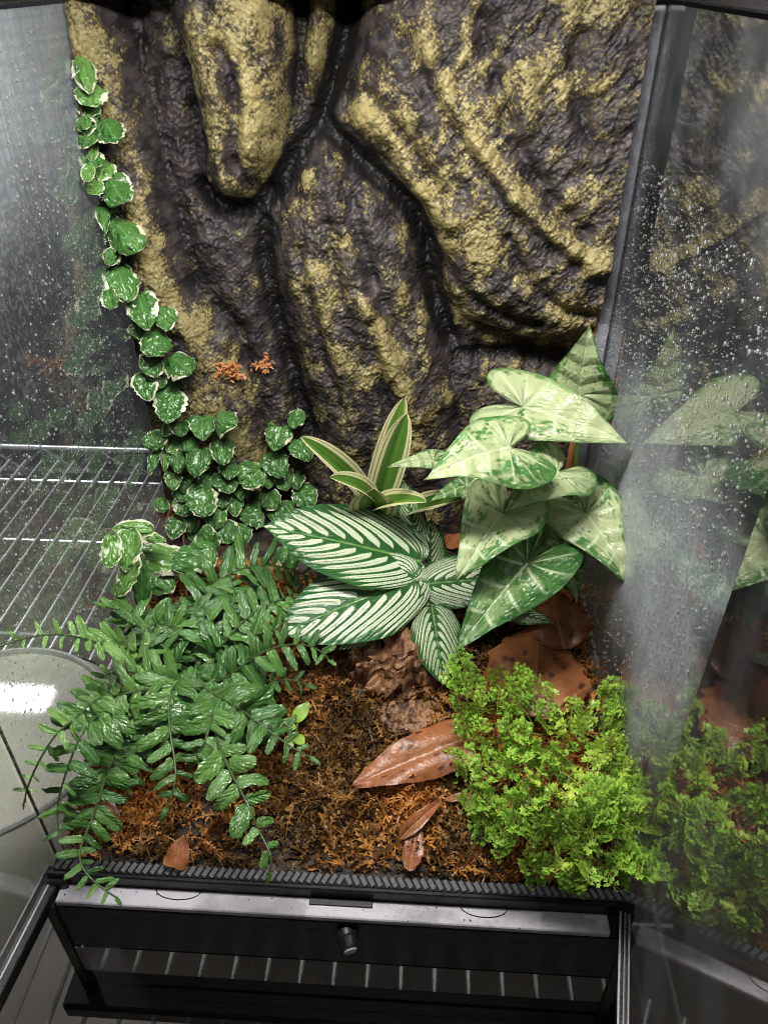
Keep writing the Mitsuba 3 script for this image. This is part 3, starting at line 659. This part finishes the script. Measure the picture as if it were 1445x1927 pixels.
# ------------------------------------------------------------------ bromeliad
t = thing('bromeliad', 'small bromeliad with cream edged strap leaves growing from the foot of the rock', 'bromeliad')
def tipped(bx, by, by_, tx, ty, ty_):
    return at(bx, by, by_), at(tx, ty, ty_)
BR = [(690,938,.196, 566,822,.176, .18, .15, dict(fold=.9, arch=.55, up=.7)), (704,958,.190, 620,898,.160, .20, .3, dict(fold=.9, arch=.9, up=.9)),
      (704,930,.206, 762,747,.214, .19, .1, dict(fold=.7, arch=.15, up=.2)), (714,945,.200, 766,777,.196, .235, .1, dict(fold=.6, arch=.2, up=.2)),
      (702,958,.186, 702,918,.170, .8, 0, dict(fold=.5, arch=.4, up=.4)), (706,962,.186, 803,944,.160, .22, .3, dict(fold=.9, arch=.9, up=.9)), (768,965,.196, 876,938,.168, .21, 0, dict(fold=.7, arch=.6, up=.8)),
      (690,950,.204, 668,905,.205, .45, 0, dict(fold=.7, arch=.3, up=.3))]
for k, (bx, by, y1, tx, ty, y2, w, r, o) in enumerate(BR):
    B, T = tipped(bx, by, y1, tx, ty, y2)
    m = leaf(STRAP, B, T, w * 1.18, facing((B + T) / 2, 1.0, o['up']), 6, o['fold'], o['arch'], .2, .03, 2, .05, 0, (k, k % 3), 50 + k)
    put(t + '__leaf', m, 'bromeliad_mat', True)

# ------------------------------------------------------------------ striped calathea
BLADES = []
t = thing('calathea', 'calathea with dark green leaves boldly striped in silver white, centre of the tank', 'striped plant')
crown = hit(800, 1150, .0)
CA = [(791,1057,.165, 492,990,.150, .54, 2, .22, .15, dict(up=.85, right=-.1, fold=.22)), (780,1091,.150, 526,1194,.110, .66, 0, .25, .15, dict(up=.75, right=-.2, fold=.25)),
      (764,1142,.150, 637,1224,.118, .48, 4, .4, .1, dict(up=.7, right=.15, fold=.3)), (812,1140,.135, 835,1290,.098, .62, 6, .8, .3, dict(up=.55, fold=.3)),
      (797,1100,.150, 965,1092,.142, .62, 1, .4, .2, dict(up=.8, right=.1, fold=.2)), (806,1078,.172, 812,975,.188, .62, 5, .3, .2, dict(up=.5, fold=.35)),
      (786,1022,.180, 757,902,.200, .42, 6, .3, .1, dict(up=.3, fold=.4)), (926,1146,.160, 1042,1174,.140, .38, 5, .4, .1, dict(up=.9, fold=.3)), (790,1075,.176, 715,1110,.170, .5, 5, .3, .1, dict(up=.6, fold=.3)),
      (820,1090,.170, 850,1060,.180, .7, 5, .3, .1, dict(up=.6, fold=.3))]
for k, (bx, by, y1, tx, ty, y2, w, pale, arch, curl, o) in enumerate(CA):
    B, T = at(bx, by, y1), at(tx, ty, y2)
    m = leaf(ELL, B, T, w, facing((B + T) / 2, 1.0, o['up'], o.get('right', 0)), 9, o['fold'], arch, curl, .035, 2, 2.3, .004, (k, pale), 80 + k)
    put(t + '__leaf', m, 'calathea_mat', True); BLADES.append(m)
    mid = (B + crown) / 2 + np.array([0, 0, .008])
    put(t + '__petiole', MB().tube(spline([crown + np.array([.002 * (k % 3 - 1), 0, -.004]), mid, B + (T - B) * .02], 14), np.linspace(.0017, .0011, 14), 7), 'stem_green', 40)

# ------------------------------------------------------------------ arrowhead plant
t = thing('arrowhead_plant', 'arrowhead plant with pale mottled leaves leaning against the right pane', 'arrowhead plant')
crown = hit(1075, 1110, .0)
SY = [(1090,742,.200, 1108,612,.196, .84, 5, .2, dict(up=.25, fold=.12, right=-.1)), (984,766,.172, 1186,836,.146, .64, 7, .55, dict(up=.6, fold=.25)),
      (958,842,.128, 797,903,.104, .82, 5, .75, dict(up=.65, fold=.12, right=-.15)), (1050,888,.146, 950,962,.116, .80, 5, .6, dict(up=.55, fold=.3)),
      (944,966,.128, 857,1096,.092, .80, 6, .6, dict(up=.5, fold=.38)), (993,1060,.118, 855,1229,.078, .62, 0, .5, dict(up=.55, fold=.22)),
      (1102,966,.146, 1192,1108,.112, .74, 6, .8, dict(up=.6, fold=.30, right=.05)), (1066,1045,.150, 1087,1132,.130, .7, 3, .5, dict(up=.5, fold=.3)),
      (815,866,.170, 728,880,.158, .42, 5, .5, dict(up=.9, fold=.3)), (1092,945,.165, 1100,1000,.150, .7, 0, .4, dict(up=.5, fold=.3)), (880,912,.170, 806,945,.160, .5, 0, .5, dict(up=.8, fold=.3)),
      (905,880,.165, 870,940,.150, .6, 4, .5, dict(up=.6, fold=.2))]
for k, (bx, by, y1, tx, ty, y2, w, pale, arch, o) in enumerate(SY):
    B, T = at(bx, by, y1), at(tx, ty, y2)
    m = leaf(SAG, B, T, w * 1.16, facing((B + T) / 2, 1.0, o['up'], o.get('right', 0)), 9, o['fold'], arch, .25, .05, 2, .35, .018, (k, pale), 120 + k)
    put(t + '__leaf', m, 'syngonium_mat', True); BLADES.append(m)
    mid = (B + crown) / 2 + np.array([0, .012, .012])
    put(t + '__petiole', MB().tube(spline([crown + np.array([.003 * (k % 4 - 2), 0, -.005]), mid, B], 16), np.linspace(.0021, .0012, 16), 7), 'stem_green', 40)

# ------------------------------------------------------------------ fern
t = thing('fern', 'bushy dark green button fern with arching fronds hanging over the left front rim', 'fern')
FR = [ # frond: [(px, py, lift)], leaflet length px, pairs, hue 0-6, up
 ([(340,1285,.02),(265,1235,.045),(177,1208,.06),(88,1195,.07),(-12,1222,.075)], 48, 15, 4, .6, 1.0), ([(330,1330,.02),(275,1345,.04),(185,1352,.055),(110,1378,.06),(70,1440,.06),(48,1510,.05)], 44, 15, 4, .6, 1.0),
 ([(330,1310,.02),(248,1335,.04),(150,1390,.06),(121,1465,.06),(108,1531,.055),(125,1610,.045)], 66, 13, 0, .5, 1.1), ([(320,1340,.02),(250,1385,.035),(198,1465,.05),(172,1545,.05),(150,1611,.05),(172,1655,.055),(225,1694,.06)], 56, 18, 1, .5, 1.15),
 ([(370,1285,.03),(425,1319,.05),(478,1354,.055),(532,1395,.05),(588,1427,.045)], 66, 12, 0, .7, 1.1), ([(405,1380,.04),(425,1434,.05),(447,1478,.055),(470,1523,.055),(490,1570,.05),(509,1611,.05),(505,1645,.045)], 60, 8, 2, .5, 1.5),
 ([(375,1180,.03),(405,1098,.045),(465,1068,.05),(523,1066,.05),(592,1092,.045)], 72, 14, 0, .7, .85), ([(380,1275,.03),(443,1264,.05),(490,1230,.06),(554,1213,.055),(622,1246,.05)], 62, 11, 0, .6, 1.1),
 ([(395,1260,.03),(402,1200,.05),(385,1150,.055),(365,1140,.05),(330,1150,.045)], 60, 9, 0, .5, 1.0), ([(350,1260,.03),(310,1221,.05),(266,1168,.055),(235,1150,.05),(195,1140,.045)], 62, 10, 1, .6, 1.0),
 ([(400,1240,.03),(430,1200,.055),(470,1160,.06),(525,1130,.055),(570,1100,.045)], 62, 12, 0, .6, 1.0), ([(350,1290,.03),(318,1330,.05),(322,1390,.05),(330,1445,.045),(312,1525,.035)], 66, 10, 0, .5, 1.1),
 ([(330,1285,.03),(266,1300,.055),(213,1310,.06),(160,1335,.055),(120,1370,.05)], 56, 11, 3, .6, 1.0), ([(410,1230,.03),(450,1205,.05),(509,1188,.055),(580,1180,.05)], 56, 10, 0, .6, 1.0),
 ([(370,1250,.03),(345,1200,.05),(310,1175,.055),(270,1190,.05)], 60, 9, 0, .6, 1.0), ([(385,1300,.03),(400,1345,.05),(385,1395,.05),(360,1440,.04)], 60, 8, 1, .6, 1.1), ([(400,1280,.03),(470,1290,.045),(530,1280,.04),(580,1290,.035)], 52, 9, 0, .6, 1.0),
 ([(340,1280,.03),(290,1270,.055),(235,1265,.06),(195,1280,.055)], 54, 9, 2, .6, 1.0), ([(420,1190,.04),(440,1130,.05),(430,1080,.05)], 56, 8, 0, .6, 1.0), ([(330,1300,.03),(280,1380,.045),(255,1440,.045),(240,1490,.04)], 58, 9, 0, .6, 1.1)]
frg = np.random.default_rng(99); lid = 0
for k, (pts, L, pairs, hue, up, wr_) in enumerate(FR):
    p = spline([hit(min(max(a, 130 if 700 < b < 1600 else 60), 1400), b, l) if a > 150 else None for a, b, l in pts] if False else [at(a, b, 0) * 0 + (CAM + ray(a, b) * (np.linalg.norm(hit(max(a, 150), min(b, 1625), l) - CAM))) for a, b, l in pts], 80)
    seg = np.r_[0, np.cumsum(np.linalg.norm(np.diff(p, axis=0), axis=1))]; tot = seg[-1]
    ip = lambda s: np.array([np.interp(s * tot, seg, p[:, c]) for c in range(3)])
    fk = put(t + '__frond', MB().tube(p, np.linspace(.0009, .0004, len(p)), 6), 'rachis_mat', 40)
    dist = np.linalg.norm(p[40] - CAM); Lm = L * 1.02 / F_PX * dist; pairs = int(pairs * 1.0 + .5)
    for n in range(pairs):
        s0 = .10 + .88 * n / (pairs - 1) if pairs > 1 else .5
        c, c2 = ip(s0), ip(min(s0 + .03, 1)); tan = nrm(c2 - ip(max(s0 - .03, 0))); nh = facing(c, 1.0, up); side = nrm(np.cross(tan, nh))
        prof = (.55 + .45 * math.sin(math.pi * min(s0 * 1.15 + .12, 1.0))) * (1.0 if s0 < .7 else 1 - (s0 - .7) * 1.1)
        ends = ((-1, 0), (1, .5)) if n < pairs - 1 else ((0, 0),)
        for sg, off in ends:
            b = ip(min(s0 + off * .5 * .88 / pairs, 1)); lm = Lm * prof * frg.uniform(.78, 1.2)
            d = nrm(side * sg + tan * (frg.uniform(.25, .55) if sg else 1.0) + nh * frg.uniform(-.6, .35) + frg.normal(size=3) * .12); 
            tip = b + d * lm
            n2 = nrm(nh + tan * .25 + frg.normal(size=3) * .27)
            m = leaf(PINNA, b + d * .0006, tip, .33 * wr_ * frg.uniform(.85, 1.2), n2, 4, frg.uniform(.0, .5), frg.uniform(-.2, 1.4), .3, .07, 3, .3, .012, (lid % 90, int(np.clip(hue + frg.integers(-1, 2), 0, 6))), lid, .15)
            put(fk + '__leaflet', m, 'fern_mat', True); lid += 1

inn = MB()
for k in range(30):                                      # short crowded fronds in the shade of the crown
    a = frg.uniform(0, 2 * np.pi); L0 = frg.uniform(60, 125); cx, cy = 355 + frg.normal() * 42, 1265 + frg.normal() * 42
    p = spline([hit(cx, cy, .012), hit(cx + math.cos(a) * L0 * .5, cy + math.sin(a) * L0 * .5, .030), hit(max(cx + math.cos(a) * L0, 165), cy + math.sin(a) * L0, .026)], 24, 2)
    inn.tube(p, .0004, 5)
    for n in range(2, 23, 2):
        c = p[n]; tan = nrm(p[n + 1] - p[n - 1]); nh = facing(c, 1.0, .8); side = nrm(np.cross(tan, nh))
        for sg in (-1, 1):
            d = nrm(side * sg + tan * .4 + frg.normal(size=3) * .25); lm = .0115 * (1 - .5 * abs(n / 23 - .4)) * frg.uniform(.8, 1.15)
            v, f, uv = leaf(PINNA, c, c + d * lm, .42, nrm(nh + frg.normal(size=3) * .35), 2, .2, .6, .3, .06, 3, .3, .0, (lid % 90, 0), lid, .15); inn.add(v, f, uv); lid += 1
put(t + '__inner_foliage', inn, 'fern_mat', True, kind='stuff')

# ------------------------------------------------------------------ bright green bush (fan-leaved clubmoss)
t = thing('clubmoss_bush', 'bright yellow green bushy clubmoss with tiny fan shaped leaves at the right front', 'bush')
sg_ = np.random.default_rng(17)
from shapely import Polygon, Point
BUSH = Polygon([(852,1262),(895,1250),(940,1285),(1000,1256),(1040,1300),(1075,1322),(1125,1345),(1150,1285),(1190,1278),(1222,1300),(1228,1390),(1250,1480),(1232,1560),(1205,1655),(1120,1660),(1020,1640),(950,1610),(905,1560),(862,1500),(846,1440),(872,1400),(850,1330)])
BUSHI = BUSH.buffer(-13)
def fan(c, d, n, r, lobes, idv, mb, hue):
    x = nrm(np.cross(d, n)); V = [c]; U = [(idv + .5, .02 + hue)]
    m = lobes * 2 + 3
    for k in range(m):
        a = -.95 + 1.9 * k / (m - 1); rr = r * (1.0 if k % 2 == 0 else .74) * (1 - .12 * abs(a))
        V.append(c + d * math.cos(a) * rr + x * math.sin(a) * rr + n * (-.18 * r * a * a)); U.append((idv + .5, (.98 if k % 2 == 0 else .6) + hue))
    mb.add(np.array(V), [[0, k, k + 1] for k in range(1, m)], np.array(U))
def sprig(p, d, n, size, idv, hue=0.0):
    mb = MB(); x = nrm(np.cross(d, n)); nb = 4
    bend = sg_.uniform(-.3, .3)
    cen = [p + d * size * s + x * size * bend * s * s - n * size * .25 * s * s for s in np.linspace(-.35, 1, 8)]
    mb.tube(cen, np.linspace(.00045, .00025, 8), 4, (idv + .5, 1.6))
    for k in range(nb):
        s = .06 + .27 * k
        b = p + d * size * s + x * size * bend * s * s - n * size * .25 * s * s
        for sd in ((-1, 1) if k < nb - 1 else (0,)):
            dd = nrm(d * .75 + x * sd * sg_.uniform(.6, 1.1) + n * sg_.uniform(-.1, .35)); ln = size * (.62 - .07 * k) * sg_.uniform(.8, 1.15) if sd else size * .24
            e = b + dd * ln * .55
            mb.tube([b, b + dd * ln * .7], [.00028, .0002], 3, (idv + .5, 1.5))
            for q_ in ((0.0, 1.25), (1.1, .62), (-1.1, .62)):
                xx = np.cross(dd, n); d3 = nrm(dd + xx * q_[0]); c = b + dd * ln * (.60 if q_[0] == 0 else .30)
                fan(c + d3 * ln * .08, d3, nrm(n + sg_.normal(size=3) * .28), ln * sg_.uniform(.33, .43), 2, idv, mb, hue)
    return mb
pts = []
tries = 0
while len(pts) < 215 and tries < 20000:
    tries += 1
    x, y = sg_.uniform(840, 1256), sg_.uniform(1245, 1670)
    if not BUSHI.contains(Point(x, y)): continue
    if any((x - a) ** 2 + (y - b) ** 2 < 21 ** 2 for a, b in pts): continue
    pts.append((x, y))
cb = atz(1045, 1500, .012)
for k, (x, y) in enumerate(pts):
    e = BUSH.exterior.distance(Point(x, y)); dome = .018 + .046 * (1 - math.exp(-e / 70)) - .012 * sg_.random()
    ztop = dome + (.035 * np.clip((1420 - y) / 180, 0, 1))
    p = atz(x, y, ztop + sg_.uniform(-.006, .006))
    if p[0] > W2 - .004 and p[1] > -.002: p[0] = W2 - .004 - sg_.uniform(0, .004)
    out = nrm(p - (cb + np.array([0, .02, -.02]))); d = nrm(out + np.array([0, 0, .45]) + sg_.normal(size=3) * .35); n = nrm(facing(p, .7, .9) + sg_.normal(size=3) * .45)
    d = nrm(d - n * (d @ n) * .45)
    put(t + '__sprig', sprig(p, d, n, sg_.uniform(.0115, .0165), k % 97), 'sprig_mat')
core = MB()
for k in range(100):                                     # sparse inner sprays and stems behind the outer ones
    x, y = sg_.uniform(850, 1250), sg_.uniform(1255, 1665)
    if not BUSH.contains(Point(x, y)): continue
    e = BUSH.exterior.distance(Point(x, y)); p = atz(x, y, .006 + .030 * (1 - math.exp(-e / 70)) * sg_.random() + (.026 * np.clip((1420 - y) / 180, 0, 1)))
    if p[0] > W2 - .006 and p[1] > -.002: continue
    a = sprig(p, nrm(sg_.normal(size=3) * .6 + [0, -.2, .6]), nrm(facing(p, .5, 1) + sg_.normal(size=3) * .3), .014, k % 97); v, f, uv = a.get(); core.add(v, f, uv)
    if k % 4 == 0: core.tube([p, p + np.array([sg_.uniform(-.01, .01), .012, -.022])], [.0007, .0009], 5, (.5, 1.6))
put(t + '__inner_foliage', core, 'sprig_mat', kind='stuff')

# ------------------------------------------------------------------ dead leaves, cork bark, tufts
DL = [((872,1392),(662,1480),.014,.44,'large glossy brown dead leaf lying diagonally in the middle of the moss',dict(fold=.35,arch=.25,jag=.04,torn=1)),
      ((1002,1350),(1014,1168),.022,.86,'broad torn brown dead leaf standing behind the bright green bush',dict(fold=.15,arch=.4,jag=.12)),
      ((1062,1222),(1030,1112),.026,.85,'reddish dead leaf scrap under the dark arrowhead leaf',dict(fold=.3,arch=.6,jag=.12)),
      ((326,1632),(348,1572),.008,.85,'small triangular brown leaf scrap at the front left rim',dict(fold=.1,arch=.2,jag=.05,torn=1)),
      ((752,1580),(832,1506),.010,.26,'curled narrow dead leaf below the large brown leaf',dict(fold=1.0,arch=.4,jag=.05)),
      ((770,1640),(788,1545),.008,.42,'upright dead leaf scrap at the front rim, centre',dict(fold=.5,arch=.3,jag=.08)),
      ((838,1506),(905,1494),.008,.22,'thin dead leaf strip tucked under the bright green bush',dict(fold=.5,arch=.3,jag=.06)),
      ((190,1505),(228,1542),.006,.3,'small brown leaf sliver under the left fern fronds',dict(fold=.4,arch=.2,jag=.06)),
      ((330,1165),(380,1145),.010,.6,'orange brown leaf scrap glimpsed behind the fern top, left one',dict(fold=.3,arch=.3,jag=.08)),
      ((402,1165),(405,1128),.012,.6,'orange brown leaf scrap glimpsed behind the fern top, upright one',dict(fold=.3,arch=.3,jag=.08)),
      ((460,1135),(500,1105),.010,.6,'orange brown leaf scrap behind the fern beside the striped leaf',dict(fold=.3,arch=.3,jag=.08)),
      ((840,1030),(865,1005),.004,.8,'brown leaf scrap behind the striped leaves at the rock foot',dict(fold=.3,arch=.3,jag=.08))]
for k, (a, b, lift, w, lab, o) in enumerate(DL):
    B, T = hit(*a, lift), hit(*b, lift + .004)
    kk = put('dead_leaf', leaf(TORN if o.get('torn') else ELL, B, T, w, facing(B, .8, .9), 8, o['fold'], o['arch'], .4, .06, 2, .6, .004, (k, 0), 300 + k, o['jag']), 'dead_leaf_mat', True, lab, cat='dead leaf', group='dead leaves on the moss')
bk = trimesh.creation.icosphere(4); v = bk.vertices.copy()
nz = meshkit.fbm(v * 2.3, 4, 5) - .5; v = v * (1 + nz[:, None] * .55)
v = v * [.027, .019, .034]; rd = np.abs(meshkit.fbm(v * [210, 210, 34], 4, 8) - .5) * 2; v[:, :2] *= (1.18 - .9 * rd)[:, None]; v[:, 2] += (meshkit.fbm(v * [170, 170, 20], 3, 9) - .5) * .022
put('cork_bark', MB().add(v @ np.array(trimesh.transformations.rotation_matrix(.35, [0, 1, 0])[:3, :3]).T + hit(742, 1275, .000), bk.faces), 'bark_mat', 40, 'lump of reddish cork bark standing in the moss below the striped leaves', cat='bark')
v2 = bk.vertices * (1 + (meshkit.fbm(bk.vertices * 2.7 + 4, 4, 6) - .5)[:, None] * .6) * [.022, .015, .012]
put('cork_bark', MB().add(v2 + hit(770, 1352, -.004), bk.faces), 'bark_mat', True, 'flat brown bark chip just above the large brown dead leaf', cat='bark')
def tuft(c, n, L, seed):
    g = np.random.default_rng(seed); mb = MB()
    for k in range(n):
        d = nrm(g.normal(size=3) + [0, -.6, .2]); p = c + g.normal(size=3) * L * [.55, .15, .40]
        mb.tube([p, p + d * L * .28, p + d * L * .34 + g.normal(size=3) * L * .22], [.0006, .0008, .0004], 4)
    return mb
for (x, y), L, n, lab in (((432,700),.008,70,'orange dry moss tuft stuck on the rock, left of two'), ((497,686),.006,50,'orange dry moss tuft stuck on the rock, right of two'), ((318,965),.008,70,'brown dried tuft low in the left rock corner by the glass')):
    put('dry_tuft', tuft(hit(x, y, .003), n, L, x), 'straw_mat', label=lab, cat='dry moss tuft', group='dry tufts on the rock')

t = thing('seedling', 'tiny pale green seedling sprouting from the moss at the right of the fern', 'seedling')
rt = hit(548, 1425, .0)
put(t + '__stem', MB().tube(spline([rt, hit(555, 1390, .008), hit(562, 1350, .012)], 12), .0006, 5), 'stem_green', 40)
for k, (bx, by, tx, ty, w) in enumerate(((553, 1358, 582, 1322, .6), (556, 1385, 572, 1402, .7), (552, 1392, 535, 1412, .7), (556, 1372, 540, 1360, .6))):
    B, T = hit(bx, by, .012), hit(tx, ty, .014); put(t + '__leaf', leaf(OV, B, T, w, facing(B, .8, .7), 4, .2, .4, .2, .03, 2, .3, .0, (k, 7), 500 + k), 'seedling_mat', True)
# ------------------------------------------------------------------ plastic tub outside, left
tb = thing('plastic_tub', 'pale round plastic tub with glossy lid seen through the lower left pane', 'tub')
ang = np.linspace(0, 2 * np.pi, 97)
tv, tf = [], []
def lathe(prof, n=96):
    a = np.arange(n) * 2 * np.pi / n; v = np.array([[r * math.cos(t), r * math.sin(t), z] for r, z in prof for t in a]); m = len(prof)
    q = np.array([[i_ * n + j_, i_ * n + (j_ + 1) % n, (i_ + 1) * n + (j_ + 1) % n, (i_ + 1) * n + j_] for i_ in range(m - 1) for j_ in range(n)])
    return MB().add(v + TUB, q)
put(tb + '__wall', lathe([(.108, SHELF_Z + .002 - TUB[2]), (.100, -.020), (.088, -.006), (.082, -.0005)]), 'tub_mat', 40)
put(tb + '__lid', lathe([(.0812, -.0012), (.0806, 0), (.05, 0), (.02, 0), (.0004, 0)]), 'tub_lid', 40)
put(tb + '__rim', lathe([(.0812, -.001), (.0840, -.0005), (.0850, .0012), (.0838, .0032), (.0820, .0034), (.0808, .0018), (.0808, -.0008)]), 'tub_rim', 40)
# ------------------------------------------------------------------ water drops
dome = trimesh.creation.icosphere(1); dome = dome.vertices * [1, 1, 1], dome.faces
def drops(n, side, zlo, zhi, ylo, yhi, rlo, rhi, seed, dens):
    g = np.random.default_rng(seed); P = np.stack([g.uniform(ylo, yhi, n), g.uniform(zlo, zhi, n)], 1)
    d = meshkit.fbm(np.stack([P[:, 0] * 18, P[:, 1] * 14, P[:, 0] * 0 + seed], -1), 3, seed); P = P[(d + g.uniform(-.2, .2, n)) * dens(P[:, 0], P[:, 1]) > .30]
    V, Fc = [], []
    for k, (y, z) in enumerate(P):
        r = rlo + (rhi - rlo) * g.random() ** 4; v = dome[0] * [r * .55, r * g.uniform(.85, 1.1), r * g.uniform(.9, 1.4)]; V.append(v + [side * (W2 - r * .30 - .0002), y, z]); Fc.append(dome[1] + 42 * k)
    return np.vstack(V), np.vstack(Fc)
put('water_drops', drops(6500, -1, .0, .36, .01, .235, .00020, .0008, 3, lambda y, z: np.where(z < .20, 1.0, .75)), 'water_glint_mat', True, 'fine water drops beading the left side pane', kind='stuff', cat='water drops')
put('water_drops', drops(6500, 1, .02, .30, .01, .235, .00020, .0008, 4, lambda y, z: np.where(z > .13, 1.1, .55)), 'water_glint_mat', True, 'fine water drops beading the right side pane', kind='stuff', cat='water drops')

bg = np.random.default_rng(31); bd = MB(); ico = trimesh.creation.icosphere(2)
for v, f, uv in BLADES:
    for k in bg.choice(len(f), 22):
        a, b, c = v[f[k][:3]]; n = nrm(np.cross(b - a, c - a)); n = n * np.sign(n @ (CAM - a)) if abs(n @ nrm(CAM - a)) > .2 else None
        if n is None: continue
        p = (a * bg.random() + b + c) / (2 + 1) if False else (a + b + c) / 3; r = .00028 + .0006 * bg.random() ** 3
        x = nrm(np.cross(n, [.3, .2, .9])); y = np.cross(n, x)
        bd.add(ico.vertices @ np.array([x * r, y * r * 1.1, n * r * .55]) + p + n * r * .25, ico.faces)
put('dew_beads', bd, 'water_glint_mat', True, 'clear water beads scattered on the arrowhead and striped leaves', 'stuff', 'water drops')

cg = np.random.default_rng(61); cm = MB(); ic0 = trimesh.creation.icosphere(0)
for k in range(75):
    x = np.clip(cg.choice([-.10, -.03, .05, .10]) + cg.normal() * .022, -W2 + .008, W2 - .014); y = -.0062 - .0098 * cg.random(); r = .00018 + .00045 * cg.random() ** 4
    cm.add(ic0.vertices * cg.uniform(.5, 1.4, 3) * r + np.array([x, y, -.0145 + r * .3]), ic0.faces)
put('soil_crumbs', cm, 'soil_mat', label='scattered dark soil crumbs and grit on the grey front ledge', kind='stuff', cat='crumbs')
